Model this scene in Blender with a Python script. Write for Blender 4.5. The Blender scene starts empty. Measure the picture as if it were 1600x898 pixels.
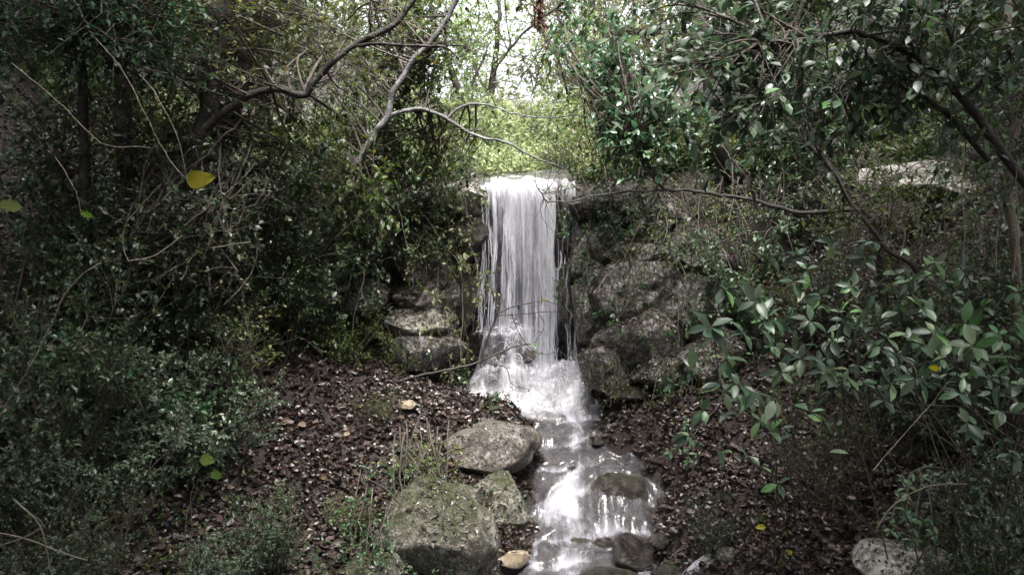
import bpy, math, random
import numpy as np
from mathutils import Matrix, Vector
R = math.radians
rng = np.random.default_rng(7)
S = bpy.context.scene
COL = S.collection

# ---------------------------------------------------------------- camera
CAM = np.array([0.0, 0.0, 2.6]); PITCH = R(9.5); F = 1256.0
cam_d = bpy.data.cameras.new('camera'); cam = bpy.data.objects.new('camera', cam_d); COL.objects.link(cam)
cam.location = CAM; cam.rotation_euler = (math.pi/2 - PITCH, 0, 0)
cam_d.sensor_width = 36; cam_d.lens = 36*F/1600; cam_d.clip_end = 500; cam_d.clip_start = 0.05
S.camera = cam
# ---------------------------------------------------------------- world, sun, exposure
SUN_EL, SUN_AZ = R(74), R(165)        # high veiled sun through the gap in the canopy over the falls
w = bpy.data.worlds.new('World'); S.world = w; w.use_nodes = True
nt = w.node_tree; bg = nt.nodes['Background']
sky = nt.nodes.new('ShaderNodeTexSky'); sky.sky_type = 'NISHITA'; sky.sun_disc = False
sky.sun_elevation = SUN_EL; sky.sun_rotation = SUN_AZ; sky.dust_density = 5; sky.air_density = 1.0; sky.ozone_density = 1
hs = nt.nodes.new('ShaderNodeHueSaturation'); hs.inputs['Saturation'].default_value = 0.3
nt.links.new(sky.outputs[0], hs.inputs['Color']); nt.links.new(hs.outputs[0], bg.inputs[0])
bg.inputs[1].default_value = 0.15
sd = bpy.data.lights.new('sun', 'SUN'); sd.energy = 2.6; sd.angle = R(34); sd.color = (1, .97, .93)
sun = bpy.data.objects.new('sun', sd); COL.objects.link(sun)
sdir = Vector((math.sin(SUN_AZ)*math.cos(SUN_EL), math.cos(SUN_AZ)*math.cos(SUN_EL), math.sin(SUN_EL)))
sun.rotation_euler = sdir.to_track_quat('Z', 'Y').to_euler(); sun.location = (0, 12, 20)
S.view_settings.view_transform = 'Standard'; S.view_settings.look = 'None'; S.view_settings.gamma = 1
S.view_settings.use_curve_mapping = False
S.view_settings.exposure = 2.42
cy = S.cycles; cy.max_bounces = 7; cy.diffuse_bounces = 4; cy.glossy_bounces = 2; cy.transmission_bounces = 3
cy.transparent_max_bounces = 12; cy.use_denoising = True; cy.sample_clamp_indirect = 4; cy.caustics_reflective = False; cy.caustics_refractive = False
cy.use_adaptive_sampling = False

# ---------------------------------------------------------------- helpers
cP, sP = math.cos(PITCH), math.sin(PITCH)
def W(px, py, Y):
    """world point seen at photo pixel (px, py) at distance Y in front of the camera"""
    u = (px-800)/F; v = (449-py)/F
    dy = cP + v*sP; dz = -sP + v*cP
    t = Y/dy
    return np.array([u*t, Y, CAM[2]+dz*t])

def _hash(i, j, k, s):
    n = (i*73856093) ^ (j*19349663) ^ (k*83492791) ^ (s*2654435)
    n = (n ^ (n >> 13)) * 1274126177 & 0x7fffffff
    n = (n ^ (n >> 16)) * 60493 & 0x7fffffff
    return (n & 0xffff)/65535.0
def vn(p, s=0):
    p = np.asarray(p, float); q = np.floor(p).astype(np.int64); f = p-q; f = f*f*(3-2*f)
    r = 0
    for a in (0, 1):
        for b in (0, 1):
            for c in (0, 1):
                wt = (f[..., 0] if a else 1-f[..., 0])*(f[..., 1] if b else 1-f[..., 1])*(f[..., 2] if c else 1-f[..., 2])
                r = r + wt*_hash(q[..., 0]+a, q[..., 1]+b, q[..., 2]+c, s)
    return r
def fbm(p, o=4, s=0, gain=.5):
    p = np.asarray(p, float); a = 1; t = 0; n = 0
    for i in range(o):
        t = t + a*vn(p*(2.03**i)+17.3*i, s+i); n += a; a *= gain
    return t/n - .5
def ridge(p, o=4, s=0):
    p = np.asarray(p, float); a = 1; t = 0; n = 0
    for i in range(o):
        t = t + a*(1-np.abs(2*vn(p*(2.1**i)+9.1*i, s+i)-1)); n += a; a *= .5
    return t/n
def sst(a, b, x):
    t = np.clip((x-a)/(b-a), 0, 1); return t*t*(3-2*t)
def unit(v): return v/np.maximum(np.linalg.norm(v, axis=-1, keepdims=True), 1e-9)

def mesh_np(name, V, Fc, smooth=True):
    """mesh from vertex array and a face array (n,3) or (n,4)"""
    V = np.asarray(V, np.float32).reshape(-1, 3); Fc = np.asarray(Fc, np.int32)
    m = bpy.data.meshes.new(name); k = Fc.shape[1]
    m.vertices.add(len(V)); m.vertices.foreach_set('co', V.ravel())
    m.loops.add(Fc.size); m.loops.foreach_set('vertex_index', Fc.ravel())
    m.polygons.add(len(Fc)); m.polygons.foreach_set('loop_start', np.arange(0, Fc.size, k, dtype=np.int32))
    m.polygons.foreach_set('loop_total', np.full(len(Fc), k, np.int32))
    m.polygons.foreach_set('use_smooth', np.full(len(Fc), smooth, bool))
    m.update(); m.validate(); return m
def link(name, mesh, mat=None, parent=None, loc=None, kind=None):
    o = bpy.data.objects.new(name, mesh); COL.objects.link(o)
    if mat and not mesh.materials: mesh.materials.append(mat)
    if parent: o.parent = parent
    if loc is not None: o.location = loc
    if kind: o['kind'] = kind
    return o
def tag(o, label, cat, group=None):
    o['label'] = label; o['category'] = cat
    if group: o['group'] = group
    return o
def empty(name, loc, label, cat, group=None):
    o = bpy.data.objects.new(name, None); COL.objects.link(o); o.location = loc; o.empty_display_size = .1
    return tag(o, label, cat, group)
def copy_thing(root, loc, rz, sc, label, group=None):
    r = root.copy(); COL.objects.link(r); r.location = loc; r.rotation_euler = (0, 0, rz); r.scale = (sc[0], sc[0], sc[1]); r['label'] = label
    if group: r['group'] = group
    for ch in list(root.children):
        c = ch.copy(); COL.objects.link(c); c.parent = r
    return r

def tubes(P, Rd, sides=5):
    """P (n,k,3), Rd (n,k): swept tubes -> V, F"""
    P = np.asarray(P, float); Rd = np.asarray(Rd, float); n, k, _ = P.shape
    T = unit(np.gradient(P, axis=1)); ref = np.zeros_like(T); ref[..., 0] = .37; ref[..., 1] = .81; ref[..., 2] = .45
    U = unit(np.cross(T, ref)); Vv = np.cross(T, U)
    a = np.arange(sides)*2*math.pi/sides
    ring = U[:, :, None]*np.cos(a)[:, None] + Vv[:, :, None]*np.sin(a)[:, None]
    V = P[:, :, None] + ring*Rd[:, :, None, None]
    idx = np.arange(n*k*sides).reshape(n, k, sides)
    A = idx[:, :-1]; B = idx[:, 1:]
    Fq = np.stack([A, np.roll(A, -1, 2), np.roll(B, -1, 2), B], -1).reshape(-1, 4)
    return V.reshape(-1, 3), Fq
def join(parts):
    V = []; Fs = []; o = 0
    for v, f in parts:
        V.append(v); Fs.append(f+o); o += len(v)
    return np.concatenate(V), np.concatenate(Fs)
def smooth_path(pts, n):
    """Catmull-Rom through pts (with radii in column 3)"""
    pts = np.asarray(pts, float); p = np.vstack([2*pts[0]-pts[1], pts, 2*pts[-1]-pts[-2]])
    out = []; m = len(pts)-1
    for t in np.linspace(0, m-1e-6, n):
        i = int(t); f = t-i; a, b, c, d = p[i:i+4]
        out.append(.5*((2*b)+(-a+c)*f+(2*a-5*b+4*c-d)*f*f+(-a+3*b-3*c+d)*f**3))
    return np.array(out)
def limb(pts, r0, r1, n=40, sides=8, rough=.12):
    """one limb through world points, radii r0..r1, knobbly bark outline"""
    P = smooth_path(pts, n); L = np.linalg.norm(P[-1]-P[0])
    P = P + (fbm(P[:, None, :]*3.2 + np.arange(3)[:, None]*13.7, 4, 3)*.11+fbm(P[:, None, :]*11 + np.arange(3)[:, None]*7.7, 2, 4)*.03)*min(1, L)*np.linspace(.3, 1, n)[:, None]
    rr = np.linspace(1, 0, n)**.8*(r0-r1)+r1
    rr = rr*(1+rough*2*fbm(P*9, 3, 8))
    V, Fq = tubes(P[None], rr[None], sides)
    V = V + (V-np.repeat(P, sides, 0))*(fbm(V*22, 3, 5)*rough*4)[:, None]
    tip = len(V); V = np.vstack([V, P[-1], P[0]])
    return (V, Fq), P
def curve_bundle(A, B, k, sag, wig, seed=0):
    """n curved stems from A to B (n,3) -> (n,k,3)"""
    t = np.linspace(0, 1, k)[None, :, None]; n = len(A)
    L = np.linalg.norm(B-A, axis=1)[:, None]
    mid = (A+B)/2 + rng.normal(0, 1, (n, 3))*L*wig + np.array([0, 0, 1.])*L*sag
    P = (1-t)**2*A[:, None]+2*t*(1-t)*mid[:, None]+t*t*B[:, None]
    P = P + np.cumsum(rng.normal(0, 1, (n, k, 3)), 1)*L[:, None]*.012*t
    return P
# leaf templates, length 1 along +x, z up
def leaf_template(kind):
    if kind == 'quad':
        V = [(0, 0, 0), (.5, .27, .07), (1, 0, -.06), (.5, -.27, .07), (.5, 0, 0)]
        Fc = [(0, 4, 1), (4, 2, 1), (0, 3, 4), (4, 3, 2)]
    elif kind == 'oval':
        V = [(0, 0, 0), (.22, .19, .05), (.6, .25, .04), (1, 0, -.12), (.6, -.25, .04), (.22, -.19, .05), (.3, 0, 0), (.68, 0, -.02)]
        Fc = [(0, 6, 1), (6, 7, 1), (1, 7, 2), (7, 3, 2), (0, 5, 6), (5, 7, 6), (5, 4, 7), (4, 3, 7)]
    elif kind == 'laurel':
        xs = np.array([0, .08, .22, .4, .58, .75, .9, 1]); wd = np.array([.012, .012, .12, .19, .2, .15, .065, 0])
        zc = -.22*xs**2.2; V = []; Fc = []
        for x, q, z in zip(xs, wd, zc): V += [(x, q, z+.28*q), (x, 0, z), (x, -q, z+.28*q)]
        for i in range(len(xs)-1):
            a = 3*i; Fc += [(a, a+1, a+4), (a, a+4, a+3), (a+1, a+2, a+5), (a+1, a+5, a+4)]
    elif kind == 'dead':
        V = [(0, 0, 0), (.3, .3, .16), (.7, .26, .22), (1, 0, .1), (.7, -.28, .05), (.3, -.27, .14), (.35, 0, .02), (.7, 0, 0)]
        Fc = [(0, 6, 1), (6, 7, 1), (1, 7, 2), (7, 3, 2), (0, 5, 6), (5, 7, 6), (5, 4, 7), (4, 3, 7)]
    elif kind == 'broad':
        a = np.array([0, .1, .28, .48, .66, .82, .93, 1]); wv = np.array([0, .26, .36, .34, .26, .2, .1, 0]); V = [(0, 0, 0)]+[(x, q, .1*q+.05*math.sin(6*x)) for x, q in zip(a[1:-1], wv[1:-1])]+[(1, .02, -.1)]+[(x, -q*.9, .16*q) for x, q in zip(a[1:-1][::-1], wv[1:-1][::-1])]+[(.3, 0, 0), (.65, 0, .02)]
        n_ = 14; Fc = [(i, n_ if V[i][0]+V[(i+1) % n_][0] < .95 else n_+1, (i+1) % n_) for i in range(n_)]+[(3, n_, n_+1), (n_, 11, n_+1)]
    elif kind == 'holly':
        a = np.linspace(0, math.pi, 7); V = [(0, 0, 0)]
        V = [(0, 0, 0), (.12, .2, .05), (.3, .16, 0), (.42, .33, .08), (.55, .2, .02), (.75, .24, .05), (1, 0, -.1),
             (.75, -.24, .05), (.55, -.2, .02), (.42, -.33, .08), (.3, -.16, 0), (.12, -.2, .05), (.45, 0, -.03)]
        Fc = [(i, 12, (i+1) % 12) for i in range(12)]
    return np.array(V, float), np.array(Fc, int)
def frames(D, N):
    D = unit(D); Y = unit(np.cross(N, D)); Z = np.cross(D, Y)
    return np.stack([D, Y, Z], -1)          # (n,3,3) columns
def leaves(Pos, D, N, size, kind='quad', wid=1.0):
    T, Fc = leaf_template(kind); n = len(Pos); M = frames(D, N)
    T = T*np.array([1, wid, 1])
    jit = 1+rng.normal(0, .12, (n, len(T), 1)) if kind in ('dead',) else np.ones((n, 1, 1))
    V = np.einsum('nij,nkj->nki', M, T[None]*jit)*np.asarray(size)[:, None, None] + Pos[:, None]
    Fa = Fc[None]+np.arange(n)[:, None, None]*len(T)
    return V.reshape(-1, 3), Fa.reshape(-1, 3)
def leaf_spots(TW, per, lsize, spread=.9, up=.8, t0=.15, droop=.15):
    """leaf positions, directions, normals along twigs TW (n,k,3)"""
    n, k, _ = TW.shape; t = rng.uniform(t0, 1, (n, per)); i = np.minimum((t*(k-1)).astype(int), k-2); f = (t*(k-1)-i)[..., None]
    ar = np.arange(n)[:, None]; P = TW[ar, i]*(1-f)+TW[ar, i+1]*f; Tn = unit(TW[ar, i+1]-TW[ar, i])
    D = unit(Tn*.8 + rng.normal(0, spread, (n, per, 3)) - np.array([0, 0, droop]))
    Nn = rng.normal(0, 1, (n, per, 3))*(1-up)*1.3 + np.array([0, -.15, 1.])*up
    s = lsize*rng.uniform(.55, 1.25, (n, per))
    return P.reshape(-1, 3), D.reshape(-1, 3), Nn.reshape(-1, 3), s.ravel()

# ---------------------------------------------------------------- materials
def mat(name):
    m = bpy.data.materials.new(name); m.use_nodes = True; m.node_tree.nodes.clear()
    return m, m.node_tree.nodes, m.node_tree.links
def N(ns, t, **kw):
    n = ns.new(t)
    for k, v in kw.items():
        if k[0] == '_': n.inputs[int(k[1:]) if k[1:].isdigit() else k[1:].replace('_', ' ')].default_value = v
        else: setattr(n, k, v)
    return n
def ramp(ns, stops, interp='LINEAR'):
    r = ns.new('ShaderNodeValToRGB'); cr = r.color_ramp; cr.interpolation = interp
    while len(cr.elements) < len(stops): cr.elements.new(.5)
    for e, (p, c) in zip(cr.elements, stops): e.position = p; e.color = (*c, 1)
    return r
def leaf_mat(name, stops, rough=.42, trans=.3, spec=.5, obj=False, tr_gain=1.6):
    m, ns, ln = mat(name)
    if obj: src = N(ns, 'ShaderNodeObjectInfo').outputs['Random']
    else: src = N(ns, 'ShaderNodeNewGeometry').outputs['Random Per Island']
    r = ramp(ns, stops); ln.new(src, r.inputs[0])
    tc = N(ns, 'ShaderNodeNewGeometry'); no = N(ns, 'ShaderNodeTexNoise', _Scale=35.0, _Detail=3.0); ln.new(tc.outputs['Position'], no.inputs['Vector'])
    hv = N(ns, 'ShaderNodeHueSaturation'); mr = N(ns, 'ShaderNodeMapRange', _3=.72, _4=1.3); ln.new(no.outputs[0], mr.inputs[0]); ln.new(mr.outputs[0], hv.inputs['Value']); ln.new(r.outputs[0], hv.inputs['Color'])
    oi = N(ns, 'ShaderNodeObjectInfo'); mo = N(ns, 'ShaderNodeMapRange', _3=.7, _4=1.3); ln.new(oi.outputs['Random'], mo.inputs[0]); mv = N(ns, 'ShaderNodeMath', operation='MULTIPLY'); ln.new(mr.outputs[0], mv.inputs[0]); ln.new(mo.outputs[0], mv.inputs[1]); ln.new(mv.outputs[0], hv.inputs['Value'])
    fr_ = N(ns, 'ShaderNodeMath', operation='MULTIPLY', _1=7.13); ln.new(oi.outputs['Random'], fr_.inputs[0]); f2 = N(ns, 'ShaderNodeMath', operation='FRACT'); ln.new(fr_.outputs[0], f2.inputs[0]); mh = N(ns, 'ShaderNodeMapRange', _3=.47, _4=.525); ln.new(f2.outputs[0], mh.inputs[0]); ln.new(mh.outputs[0], hv.inputs['Hue']); ms_ = N(ns, 'ShaderNodeMapRange', _3=.9, _4=1.3); ln.new(f2.outputs[0], ms_.inputs[0]); ln.new(ms_.outputs[0], hv.inputs['Saturation'])
    p = N(ns, 'ShaderNodeBsdfPrincipled', _Roughness=rough); p.inputs['Specular IOR Level'].default_value = spec; ln.new(hv.outputs[0], p.inputs['Base Color'])
    t = N(ns, 'ShaderNodeBsdfTranslucent'); h2 = N(ns, 'ShaderNodeHueSaturation', _Hue=.485, _Saturation=1.15, _Value=tr_gain); ln.new(hv.outputs[0], h2.inputs['Color']); ln.new(h2.outputs[0], t.inputs[0])
    mx = N(ns, 'ShaderNodeMixShader', _0=trans); ln.new(p.outputs[0], mx.inputs[1]); ln.new(t.outputs[0], mx.inputs[2])
    o = N(ns, 'ShaderNodeOutputMaterial'); ln.new(mx.outputs[0], o.inputs[0]); return m
M = {}
M['leaf_dark'] = leaf_mat('dark_leaf', [(0, (.02, .04, .018)), (.5, (.038, .07, .03)), (.85, (.068, .105, .045)), (1, (.13, .12, .07))], .38, spec=.6)
M['leaf_grey'] = leaf_mat('grey_leaf', [(0, (.034, .064, .034)), (.6, (.066, .115, .06)), (1, (.135, .185, .115))], .4, spec=.5)
M['leaf_olive'] = leaf_mat('olive_leaf', [(0, (.034, .052, .016)), (.5, (.06, .085, .027)), (.9, (.1, .12, .04)), (1, (.15, .12, .05))], .45, .35)
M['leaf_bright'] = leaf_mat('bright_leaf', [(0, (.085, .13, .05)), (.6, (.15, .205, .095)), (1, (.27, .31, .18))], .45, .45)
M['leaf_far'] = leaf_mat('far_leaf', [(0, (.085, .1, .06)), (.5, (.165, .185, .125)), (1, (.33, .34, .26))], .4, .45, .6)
M['leaf_glossy'] = leaf_mat('glossy_leaf', [(0, (.036, .064, .036)), (.6, (.072, .118, .066)), (1, (.14, .185, .115))], .34, .25, .7)
M['leaf_laurel'] = leaf_mat('laurel_leaf', [(0, (.04, .072, .042)), (.5, (.078, .125, .074)), (.85, (.125, .175, .115)), (1, (.15, .23, .1))], .36, .22, .6, obj=True)
M['leaf_fresh'] = leaf_mat('fresh_green_leaf', [(0, (.055, .1, .05)), (1, (.1, .165, .085))], .42, .3, .5, obj=True)
M['leaf_yellow'] = leaf_mat('yellow_leaf', [(0, (.22, .18, .03)), (1, (.32, .26, .05))], .5, .35, .4, obj=True, tr_gain=1)
M['leaf_lime'] = leaf_mat('lime_leaf', [(0, (.08, .12, .03)), (1, (.12, .165, .04))], .5, .35, .4, obj=True, tr_gain=1.2)
M['litter'] = leaf_mat('dead_leaf', [(0, (.008, .006, .006)), (.4, (.024, .016, .014)), (.7, (.048, .031, .027)), (.95, (.075, .052, .045)), (1, (.12, .095, .08))], .38, .1, .6)
M['moss_leaf'] = leaf_mat('moss_tuft', [(0, (.02, .024, .01)), (.5, (.045, .05, .02)), (.85, (.08, .085, .045)), (1, (.22, .21, .19))], .7, .1, .3)
M['litter_obj'] = leaf_mat('large_dead_leaf', [(0, (.022, .015, .013)), (.5, (.05, .033, .027)), (.9, (.095, .066, .053)), (1, (.19, .15, .12))], .48, .1, .5, obj=True)
M['leaf_rust'] = leaf_mat('rusty_hanging_leaf', [(0, (.035, .018, .012)), (1, (.07, .032, .022))], .6, .2, .3)

def bark(name, c0, c1, c2):
    m, ns, ln = mat(name); g = N(ns, 'ShaderNodeNewGeometry')
    a = N(ns, 'ShaderNodeTexNoise', _Scale=14.0, _Detail=8.0, _Roughness=.65); b = N(ns, 'ShaderNodeTexNoise', _Scale=60.0, _Detail=6.0)
    for q in (a, b): ln.new(g.outputs['Position'], q.inputs['Vector'])
    r = ramp(ns, [(.3, c0), (.52, c1), (.68, c2)]); ln.new(a.outputs[0], r.inputs[0])
    bp = N(ns, 'ShaderNodeBump', _Strength=.7, _Distance=.012); ln.new(b.outputs[0], bp.inputs['Height'])
    p = N(ns, 'ShaderNodeBsdfPrincipled', _Roughness=.75); ln.new(r.outputs[0], p.inputs['Base Color']); ln.new(bp.outputs[0], p.inputs['Normal'])
    o = N(ns, 'ShaderNodeOutputMaterial'); ln.new(p.outputs[0], o.inputs[0]); return m
M['bark_dark'] = bark('dark_bark', (.014, .012, .01), (.034, .029, .024), (.065, .06, .045))
M['bark_pale'] = bark('pale_bark', (.05, .045, .042), (.12, .115, .115), (.24, .235, .24))
M['twig'] = bark('twig_bark', (.03, .022, .017), (.06, .048, .038), (.1, .085, .07))
M['twig_pale'] = bark('pale_twig_bark', (.13, .11, .085), (.2, .17, .13), (.3, .26, .2))

def rock(name, dark, mid, pale, pale_at=.62, moss=.5, mosscol=(.045, .06, .018), wet=.55, scale=1.0):
    m, ns, ln = mat(name); g = N(ns, 'ShaderNodeNewGeometry')
    a = N(ns, 'ShaderNodeTexNoise', _Scale=3.2*scale, _Detail=9.0, _Roughness=.68); b = N(ns, 'ShaderNodeTexNoise', _Scale=11.0*scale, _Detail=8.0, _Roughness=.7)
    v = N(ns, 'ShaderNodeTexVoronoi', _Scale=7.0*scale, feature='DISTANCE_TO_EDGE'); fine = N(ns, 'ShaderNodeTexNoise', _Scale=70.0, _Detail=5.0, _Roughness=.7)
    for q in (a, b, fine): ln.new(g.outputs['Position'], q.inputs['Vector'])
    wp = N(ns, 'ShaderNodeMixRGB', _0=.12); ln.new(g.outputs['Position'], wp.inputs[1]); ln.new(b.outputs['Color'], wp.inputs[2]); ln.new(wp.outputs[0], v.inputs['Vector'])
    r = ramp(ns, [(.36, dark), (.5, mid), (pale_at-.02, pale)]); bf = N(ns, 'ShaderNodeMixRGB', _0=.45); ln.new(b.outputs[0], bf.inputs[1]); c3 = N(ns, 'ShaderNodeTexNoise', _Scale=38.0*scale, _Detail=6.0, _Roughness=.75); ln.new(g.outputs['Position'], c3.inputs['Vector']); ln.new(c3.outputs[0], bf.inputs[2]); ln.new(bf.outputs[0], r.inputs[0])
    r2 = ramp(ns, [(.38, (.45, .4, .35)), (.62, (1.2, 1.17, 1.15))]); ln.new(a.outputs[0], r2.inputs[0])
    mul = N(ns, 'ShaderNodeMixRGB', blend_type='MULTIPLY', _0=1.0); ln.new(r.outputs[0], mul.inputs[1]); ln.new(r2.outputs[0], mul.inputs[2])
    sx = N(ns, 'ShaderNodeSeparateXYZ'); ln.new(g.outputs['Normal'], sx.inputs[0])
    ab = N(ns, 'ShaderNodeMixRGB', _0=.5); ln.new(a.outputs[0], ab.inputs[1]); ln.new(b.outputs[0], ab.inputs[2]); ms = N(ns, 'ShaderNodeMath', operation='MULTIPLY_ADD', _1=.22); ln.new(sx.outputs[2], ms.inputs[0]); ln.new(ab.outputs[0], ms.inputs[2])
    mm = N(ns, 'ShaderNodeMapRange', _1=1.0-moss, _2=1.0-moss+.12); ln.new(ms.outputs[0], mm.inputs[0])
    fr = ramp(ns, [(.3, tuple(c*.5 for c in mosscol)), (.7, tuple(c*1.7 for c in mosscol))]); ln.new(fine.outputs[0], fr.inputs[0])
    mx = N(ns, 'ShaderNodeMixRGB'); ln.new(mm.outputs[0], mx.inputs[0]); ln.new(mul.outputs[0], mx.inputs[1]); ln.new(fr.outputs[0], mx.inputs[2])
    h1 = N(ns, 'ShaderNodeMath', operation='MULTIPLY_ADD', _1=.5); ln.new(fine.outputs[0], h1.inputs[0]); ln.new(b.outputs[0], h1.inputs[2])
    mn = N(ns, 'ShaderNodeMapRange', _2=.06, _3=-.25, _4=0.0); ln.new(v.outputs[0], mn.inputs[0]); h2 = N(ns, 'ShaderNodeMath', operation='ADD'); ln.new(h1.outputs[0], h2.inputs[0]); ln.new(mn.outputs[0], h2.inputs[1])
    bp = N(ns, 'ShaderNodeBump', _Strength=1.0, _Distance=.06); ln.new(h2.outputs[0], bp.inputs['Height'])
    p = N(ns, 'ShaderNodeBsdfPrincipled', _Roughness=wet); ln.new(mx.outputs[0], p.inputs['Base Color']); ln.new(bp.outputs[0], p.inputs['Normal'])
    o = N(ns, 'ShaderNodeOutputMaterial'); ln.new(p.outputs[0], o.inputs[0]); return m
M['rock'] = rock('limestone', (.03, .026, .023), (.14, .125, .112), (.42, .4, .38), .6, .28)
M['rock_moss'] = rock('mossy_limestone', (.03, .028, .02), (.15, .15, .12), (.48, .48, .43), .58, .37, (.05, .058, .022))
M['rock_wet'] = rock('wet_limestone', (.016, .013, .012), (.06, .052, .046), (.2, .18, .165), .64, .3, wet=.28)
M['rock_face'] = rock('weathered_rock_face', (.022, .02, .017), (.16, .148, .135), (.58, .57, .55), .58, .29, scale=1.5)
M['rock_white'] = rock('lichen_white_stone', (.1, .1, .085), (.32, .31, .28), (.74, .72, .68), .53, .25)
M['rock_tan'] = rock('tan_stone', (.25, .2, .14), (.42, .35, .25), (.6, .54, .44), .6, .05, wet=.4)

def ground_mat():
    m, ns, ln = mat('forest_soil'); g = N(ns, 'ShaderNodeNewGeometry')
    a = N(ns, 'ShaderNodeTexNoise', _Scale=2.0, _Detail=8.0); b = N(ns, 'ShaderNodeTexNoise', _Scale=28.0, _Detail=8.0, _Roughness=.7)
    for q in (a, b): ln.new(g.outputs['Position'], q.inputs['Vector'])
    r = ramp(ns, [(.3, (.01, .008, .007)), (.5, (.026, .019, .016)), (.72, (.055, .04, .034))]); ln.new(b.outputs[0], r.inputs[0])
    bp = N(ns, 'ShaderNodeBump', _Strength=.8, _Distance=.03); ln.new(b.outputs[0], bp.inputs['Height'])
    p = N(ns, 'ShaderNodeBsdfPrincipled', _Roughness=.85); ln.new(r.outputs[0], p.inputs['Base Color']); ln.new(bp.outputs[0], p.inputs['Normal'])
    o = N(ns, 'ShaderNodeOutputMaterial'); ln.new(p.outputs[0], o.inputs[0]); return m
M['ground'] = ground_mat()

def water_mat(name, foam_col=(.72, .71, .78), clear=.84, use_attr=True):
    """clear brown-tinted water with white broken foam where the 'foam' attribute is high"""
    m, ns, ln = mat(name); at = N(ns, 'ShaderNodeAttribute', attribute_name='foam')
    g = N(ns, 'ShaderNodeNewGeometry'); mp = N(ns, 'ShaderNodeMapping'); mp.inputs['Scale'].default_value = (1, .24, .4)
    ln.new(g.outputs['Position'], mp.inputs[0])
    n1 = N(ns, 'ShaderNodeTexNoise', _Scale=26.0, _Detail=7.0, _Roughness=.7, _Distortion=.8); ln.new(mp.outputs[0], n1.inputs['Vector'])
    ad = N(ns, 'ShaderNodeMath', operation='ADD'); ln.new(at.outputs['Fac'], ad.inputs[0]); ln.new(n1.outputs[0], ad.inputs[1])
    mr = N(ns, 'ShaderNodeMapRange', _1=.62, _2=1.5); ln.new(ad.outputs[0], mr.inputs[0])
    n2 = N(ns, 'ShaderNodeTexNoise', _Scale=14.0, _Detail=4.0); ln.new(mp.outputs[0], n2.inputs['Vector'])
    bp = N(ns, 'ShaderNodeBump', _Strength=.5, _Distance=.025); ln.new(n2.outputs[0], bp.inputs['Height'])
    gl = N(ns, 'ShaderNodeBsdfGlossy', _Roughness=.16); ln.new(bp.outputs[0], gl.inputs['Normal'])
    tr = N(ns, 'ShaderNodeBsdfTransparent'); tr.inputs[0].default_value = (.86, .85, .85, 1)
    df = N(ns, 'ShaderNodeBsdfDiffuse'); df.inputs[0].default_value = (.3, .29, .31, 1)
    m0 = N(ns, 'ShaderNodeMixShader', _0=1-clear); ln.new(tr.outputs[0], m0.inputs[1]); ln.new(df.outputs[0], m0.inputs[2])
    fr = N(ns, 'ShaderNodeFresnel', _IOR=1.45); ln.new(bp.outputs[0], fr.inputs['Normal'])
    m1 = N(ns, 'ShaderNodeMixShader'); ln.new(fr.outputs[0], m1.inputs[0]); ln.new(m0.outputs[0], m1.inputs[1]); ln.new(gl.outputs[0], m1.inputs[2])
    fd = N(ns, 'ShaderNodeBsdfDiffuse'); fd.inputs[0].default_value = (*foam_col, 1); ft = N(ns, 'ShaderNodeBsdfTranslucent'); ft.inputs[0].default_value = (*foam_col, 1)
    fm = N(ns, 'ShaderNodeMixShader', _0=.35); ln.new(fd.outputs[0], fm.inputs[1]); ln.new(ft.outputs[0], fm.inputs[2])
    m2 = N(ns, 'ShaderNodeMixShader'); ln.new(mr.outputs[0], m2.inputs[0]); ln.new(m1.outputs[0], m2.inputs[1]); ln.new(fm.outputs[0], m2.inputs[2])
    o = N(ns, 'ShaderNodeOutputMaterial'); ln.new(m2.outputs[0], o.inputs[0]); return m
M['water'] = water_mat('stream_water')
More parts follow.
